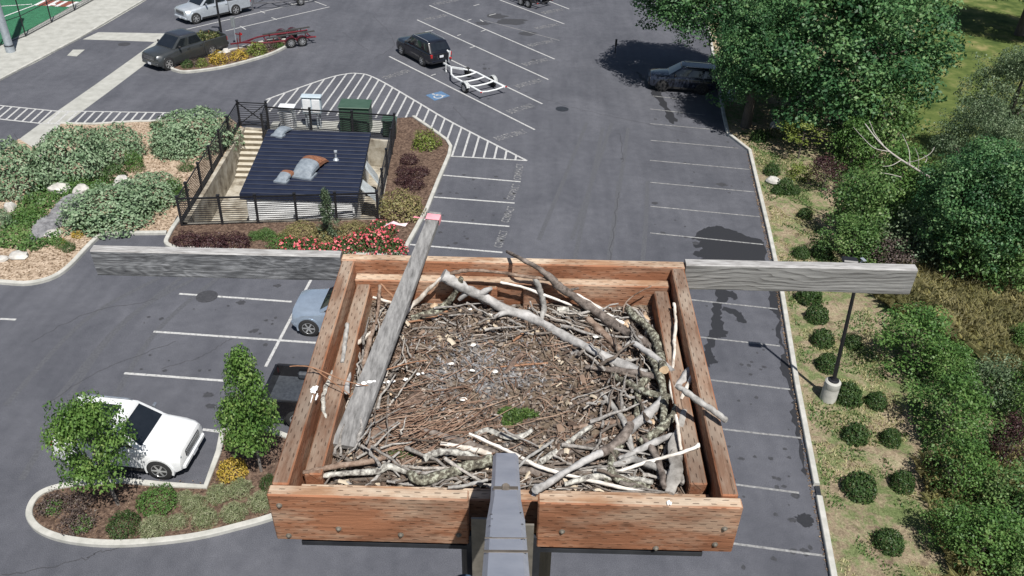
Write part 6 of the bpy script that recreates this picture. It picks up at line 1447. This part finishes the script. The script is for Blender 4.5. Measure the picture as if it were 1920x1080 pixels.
mc = crown_mesh('small_maple_crown', 'maple', 95, 1250, .08, (.24, .42), 'cone', droop=-.7, inner=.55)
mr = crown_mesh('round_maple_crown', 'maple', 80, 1050, .085, (.24, .4), droop=-.8, inner=.5)
B1, B2 = G(222, 946, .06), G(490, 884, .06); h1, h2 = HT(B1, 742), HT(B2, 652)
mt = NMAT('smooth_bark', [(.12, .105, .095), (.24, .22, .2)], 9, .8)
tree('small_maple', 'small leafy tree in front of the white suv in the lower left island', B1, h1-.3, 1.05, (h1-1.25)/2, .85+(h1-1.25)/2, mr, (.055, .02), 'tree', 'small trees of the island', 4, (-.38, .1), mt)
tree('small_maple', 'small leafy tree between the black pickup and the golden shrub', B2, h2, 1.05, (h2-1.35)/2, 1.35+(h2-1.35)/2, mc, (.05, .02), 'tree', 'small trees of the island', 4, (-.1, 0), mt)
# planted island at the top
g = 'shrubs of the top island'; y2 = D('spirea2', 'lime', 900, .16, ruf=.25, seed=17); y3 = D('spirea3', 'yellow', 900, .16, ruf=.25, seed=18)
for lab, x, y, w, hh, m in (('round dark green shrub at the left end of the top island', 352, 120, 22, 20, jn[0]), ('purple shrub next to the dark green one in the top island', 366, 117, 22, 20, hm), ('mixed green shrub in the left half of the top island', 378, 117, 24, 20, y2), ('golden shrub in the middle of the top island', 410, 108, 34, 32, y3), ('orange-tinged golden shrub right of the middle of the top island', 449, 102, 34, 26, y3), ('largest golden shrub of the top island, by the sign', 481, 91, 38, 32, y2), ('purple-brown shrub at the right end of the top island', 505, 85, 30, 22, hm), ('green tuft at the right tip of the top island', 520, 83, 26, 18, jn[1])): shrub('island_shrub', lab, 'shrub', x, y, w, hh, m, g)
boulder('small white rock behind the golden shrub of the top island', 424, 96, 16, 10)

# right-hand bed: round bushes
rb = [D('round_box%d' % i, 'box', 2600, .13, ruf=.1+.03*(i % 4), freq=2.4+.35*i, seed=20+i) for i in range(5)]; g = 'round bushes of the right bed'
for lab, x, y, w, m in (('round bush just above the pale perch board, left of two', 1500, 472, 30, 1), ('round bush just above the pale perch board, right of two', 1540, 470, 38, 1), ('round bush showing just below the pale perch board', 1515, 552, 46, 0), ('round bush below the one touching the perch board', 1530, 587, 42, 0), ('round bush left of the lamp pole, halfway up it', 1540, 632, 42, 0), ('round bush left of the lamp pole, above its base', 1549, 678, 42, 0), ('small bush right of the lamp pole, halfway up it', 1596, 638, 34, 1), ('bush touching the right of the white lamp base', 1588, 735, 52, 1), ('small round bush right of the lamp base', 1641, 748, 40, 0), ('round bush in the row below the lamp, left of two', 1602, 810, 46, 0), ('round bush in the row below the lamp, right of two', 1667, 818, 38, 1), ('largest round bush of the dry bed', 1609, 905, 62, 0), ('round bush right of the largest one', 1689, 900, 44, 0), ('lowest round bush of the dry bed', 1664, 1008, 54, 0), ('small bush beside the flat white stone', 1456, 355, 22, 0), ('small bush right of the one by the white stone', 1489, 356, 22, 1), ('dark little bush near the jog in the kerb', 1420, 256, 26, 1), ('small straggling bush below the sapling', 1446, 318, 30, 1), ('loose green bush at the foot of the sapling', 1470, 350, 34, 1), ('small bush left of the thicket, above the perch board', 1508, 400, 26, 1), ('small green bush on the dry ground beside the right kerb line', 1555, 512, 26, 1)): shrub('round_bush', lab, 'bush', x, y, w, w*.92, rb[(m*2+int(x)) % 5], g, zf=random.uniform(.72, .95))
boulder('flat white stone in the dry bed', 1450, 338, 30, 14); boulder('pale stone at the edge of the big tree shade', 1455, 233, 26, 16); boulder('pale slab standing in the shade behind the estate car', 1371, 176, 18, 34, 'galv')
# thicket, grasses and trees on the right
th = [crown_mesh('thicket_crown_a', 'thicket', 95, 640, .085, (.2, .36), droop=-.7), crown_mesh('thicket_crown_b', 'weed', 95, 620, .085, (.19, .34), droop=-.7), crown_mesh('thicket_crown_c', 'willow', 95, 620, .08, (.18, .34), upb=.2, droop=-.7)]
def bushtree(label, px, py, w, hh, m, cat='shrub', group='shrubs of the right thicket', name='thicket_shrub'):
    base = G(px, py+hh*.42, .05); k = DEP(base)/FPX; rx, rz = w*k*.5, hh*k*.56
    return tree(name, label, base, 2*rz, rx, rz, rz*1.02, th[m] if not isinstance(m, bpy.types.Mesh) else m, (max(.04, rx*.05), .02), cat, group, 4)
for a in (('green shrub under the big maple, top left of the thicket', 1590, 285, 90, 90, 1), ('dense green shrub in the left part of the thicket', 1600, 400, 130, 130, 0), ('green shrub above the pale perch board at the thicket edge', 1590, 455, 110, 80, 0), ('loose green shrub beneath the dead branch', 1670, 350, 130, 110, 1), ('green shrub in the middle of the thicket behind the dead branch', 1745, 385, 130, 120, 0),
          ('grey-green shrub behind the right end of the perch board', 1700, 450, 130, 100, 2), ('leafy shrub right of the perch board end', 1810, 470, 150, 150, 0), ('leafy shrub at the right edge level with the perch board', 1900, 500, 120, 130, 0),
          ('bushy green shrub right of the lamp post', 1695, 640, 140, 110, 1), ('green shrub low down behind the lamp post bushes', 1765, 690, 90, 80, 1), ('long green shrub beside the dry bed, right of the bushes', 1760, 770, 130, 130, 1), ('green shrub above the dark purple bush', 1850, 720, 110, 90, 2), ('green shrub below the long one at the dry bed edge', 1780, 880, 110, 120, 1), ('green shrub at the right edge below the purple bush', 1890, 930, 130, 120, 0), ('green shrub low in the bottom right corner', 1830, 1010, 150, 110, 1), ('green shrub closing the gap at the lower edge of the dry bed', 1765, 985, 90, 90, 1), ('green shrub filling the bottom right corner', 1905, 1050, 110, 110, 0), ('green shrub at the right edge among the straw grass', 1912, 640, 60, 60, 1), ('green shrub at the right edge above the purple bush', 1900, 740, 90, 110, 1)): bushtree(*a)
pc_ = crown_mesh('purple_crown', 'purple', 60, 380, .1, (.26, .4))
br_ = crown_mesh('brown_crown', 'heather', 60, 380, .1, (.26, .4))
for a in (('dark purple bush left of the dead branch', 1540, 335, 66, 60, pc_), ('dark purple bush among the green at the lower right', 1872, 830, 70, 110, pc_), ('brownish purple shrub in the shade behind the perch board end', 1665, 478, 90, 60, br_)): bushtree(*a, 'bush', 'purple bushes of the thicket', 'purple_bush')
b = G(1496, 297, .05); tree('sapling', 'yellow-green sapling in the dry bed by the big maple', b, 2.4, 1.35, .75, 1.75, crown_mesh('sapling_crown', 'lime', 26, 300, .12, (.24, .36)), (.06, .02), 'sapling', None, 5)
shrub('lime_shrub', 'yellow-green shrub right under the sapling', 'shrub', 1500, 320, 46, 40, D('limeb', 'lime', 900, .15, ruf=.3, seed=23))
bc = [crown_mesh('big_crown_a', 'big', 460, 5200, .038, (.11, .19), inner=.5, droop=-.95, rnd=.4, upb=.35), crown_mesh('big_crown_b', 'big', 380, 4800, .042, (.12, .21), inner=.5, droop=-.95, rnd=.4, upb=.35), crown_mesh('willow_crown', 'willow', 240, 3600, .038, (.12, .22), upb=.1, inner=.6, droop=-.8)]
def bigtree(label, px, py, w, hh, cz, m, name='maple_tree', shift=0.):
    """crown centred near the photo point, cz metres above the ground"""
    c = CP+ray(px, py)*((cz-CH)/ray(px, py).z); k = DEP(c)/FPX; rx, rz = w*k*.5, hh*k*.5
    return tree(name, label, Vector((c.x+shift, c.y, .05)), cz+rz, rx, rz, cz, bc[m], (.3+.02*rx, .06), 'tree', 'big trees on the right', 7, (-shift, 0))
bigtree('huge dark green maple leaning over the car park corner', 1560, 84, 420, 360, 5.2, 0)
bigtree('tall dark tree behind the huge maple, overhanging the car park at the top', 1325, -25, 270, 230, 6.6, 1, shift=6.5)
bigtree('dark tree whose low branches reach over the lawn at the top', 1690, -50, 220, 150, 6.0, 1)
bigtree('grey-green willow at the right edge above the lawn', 1900, 195, 190, 220, 4.2, 2, 'willow_tree')
bigtree('green tree between the lawn strip and the willow', 1835, 285, 170, 190, 3.6, 2, 'willow_tree')
bigtree('dense leafy tree in the middle of the right edge', 1850, 385, 240, 240, 3.6, 1)
bigtree('shady tree at the far right casting shade across the lawn', 1960, -70, 220, 190, 6.0, 1)
bushtree('leafy small tree in front of the lawn strip', 1632, 255, 130, 130, 0, 'tree', 'big trees on the right', 'small_tree')
bigtree('dark tree filling the gap between the overhanging tree and the huge maple', 1425, 105, 170, 210, 4.6, 1)
# fallen dead branch
DB = thing('dead_branch', 'bare white dead branch fanning out above the thicket', 'branch', G(1740, 325, .05))
def ap(x, y, z):
    z += 1.9; return CP+ray(x, y)*((z-CH)/ray(x, y).z)
def dbr(pts, r0, r1, nm='branchlet', pr=DB):
    mb = MB(DB.location); mb.tube(smooth_path([ap(*p) for p in pts], 4), [r0+(r1-r0)*i/((len(pts)-1)*4) for i in range((len(pts)-1)*4+1)], 7); return mb.build(nm, M['palebark'], pr)
st_ = dbr([(1742, 332, 1.4), (1716, 316, 2.0), (1690, 300, 2.6), (1668, 284, 3.0), (1645, 262, 3.4), (1622, 232, 3.8)], .06, .02, 'stem')
for q in ([(1668, 284, 3.0), (1640, 278, 3.2), (1618, 258, 3.5), (1600, 238, 3.7)], [(1656, 272, 3.2), (1640, 250, 3.6), (1630, 226, 4.0)], [(1700, 305, 2.4), (1722, 300, 2.7), (1744, 288, 3.0), (1752, 276, 3.2)], [(1706, 308, 2.3), (1704, 280, 2.8), (1692, 252, 3.2)], [(1722, 316, 2.0), (1722, 295, 2.6), (1716, 278, 3.0)], [(1690, 300, 2.6), (1672, 310, 2.6), (1655, 312, 2.6)], [(1690, 332, 1.8), (1666, 326, 2.0), (1650, 324, 2.1)], [(1735, 305, 2.4), (1738, 296, 2.6), (1732, 290, 2.8)]): dbr(q, .02, .008)
# straw grass on the right and sparse grass on the dry bed
def grassfield(name, label, poly, n, L0, L1, w, mat, z=.05, lean=.5, kind='stuff', patch=None):
    V = []; P_ = scatter(poly, n)
    if patch is not None: P_ = [p for p in P_ if noise.noise((p[0]*.45, p[1]*.45, patch))+.5*noise.noise((p[0]*1.3, p[1]*1.3, patch)) > .08]; n = len(P_)
    vv = []
    for x, y in P_:
        q = .5+.7*noise.noise((x*.5, y*.5, 2)); vv.append(min(1, max(0, q*.5+random.random()*.5)))
        a = random.uniform(0, 6.28); l = random.uniform(L0, L1); le = lean*random.random(); c, s_ = math.cos(a), math.sin(a); px, py = -s_*w, c*w
        m_ = (x+c*l*le*.35, y+s_*l*le*.35, z+l*.6); V += [(x-px, y-py, z), (x+px, y+py, z), (m_[0]+px*.8, m_[1]+py*.8, m_[2]), (x+c*l*le, y+s_*l*le, z+l*(1-.35*le)), (m_[0]-px*.8, m_[1]-py*.8, m_[2])]
    me = bpy.data.meshes.new(name); me.vertices.add(5*n); me.vertices.foreach_set('co', np.array(V, np.float32).ravel()); me.loops.add(5*n); me.loops.foreach_set('vertex_index', np.arange(5*n, dtype=np.int32)); me.polygons.add(n); me.polygons.foreach_set('loop_start', np.arange(0, 5*n, 5, dtype=np.int32))
    at = me.attributes.new('v', 'FLOAT', 'FACE'); at.data.foreach_set('value', np.array(vv, np.float32)); me.materials.append(LM[mat]); me.update(calc_edges=True)
    o = bpy.data.objects.new(name, me); COL.objects.link(o); return wt(o, label, 'grass', kind=kind)
sg = gp([(1640, 560), (1700, 500), (1790, 520), (1960, 560), (1960, 720), (1880, 720), (1800, 660), (1740, 610), (1690, 600)])
grassfield('straw_grass', 'tall straw-coloured dry grass in the gap of the thicket on the right', sg, 13000, .5, 1.1, .008, 'straw', lean=1.0)
grassfield('straw_grass', 'tall dry grass along the bottom right of the dry bed', gp([(1720, 870), (1790, 850), (1960, 850), (1960, 1110), (1790, 1110), (1740, 960)]), 5000, .3, .7, .007, 'straw', lean=1.0)
bedp = [KERB[2], KERB[3], KERB[4], KERB[5], KERB[6], KERB[7], KERB[8]]; bedp = [p+Vector((.25, 0, 0)) for p in bedp]+gp([(1760, 1085), (1720, 900), (1690, 760), (1650, 640), (1600, 520), (1540, 430), (1500, 330), (1470, 240)])
grassfield('dry_turf', 'short dry grass scattered over the right bed', bedp, 22000, .04, .13, .012, 'straw', lean=1.2, patch=4.)
grassfield('green_turf', 'short green weeds scattered over the right bed', bedp, 20000, .04, .14, .014, 'weed', lean=1.2, patch=11.)
leaf_patch('undergrowth', 'green undergrowth beneath the right thicket', gp([(1560, 260), (1700, 340), (1960, 340), (1960, 560), (1800, 530), (1700, 500), (1640, 520), (1570, 470)]), 16000, .17, 'thicket', .7)
leaf_patch('undergrowth', 'green undergrowth along the lower right edge', gp([(1650, 610), (1730, 590), (1860, 680), (1960, 720), (1960, 1100), (1850, 1100), (1790, 960), (1730, 860), (1690, 720)]), 12000, .13, 'thicket', .5)
leaf_patch('leaf_litter', 'brown leaf litter gathered along the right kerb', gp([(1400, 290), (1404, 288), (1440, 440), (1462, 552), (1490, 722), (1524, 905), (1558, 1085), (1552, 1085), (1515, 905), (1484, 722), (1455, 552), (1432, 440)]), 1500, .07, 'litter', .03, 'litter', .006)
leaf_patch('leaf_litter', 'brown leaves blown on the kerb and bed edge of the lower island', gp([(232, 905), (70, 935), (58, 975), (110, 1010), (220, 1022), (450, 989), (520, 968), (400, 900)]), 900, .05, 'litter', .04, 'litter', .075)
leaf_patch('leaf_litter', 'dry leaves and small scraps on the bark chips of the left garden', LB+gp([(330, 400), (440, 240), (300, 235), (115, 240), (60, 300), (-60, 340)]), 4500, .1, 'litter', .03, 'litter', .062)
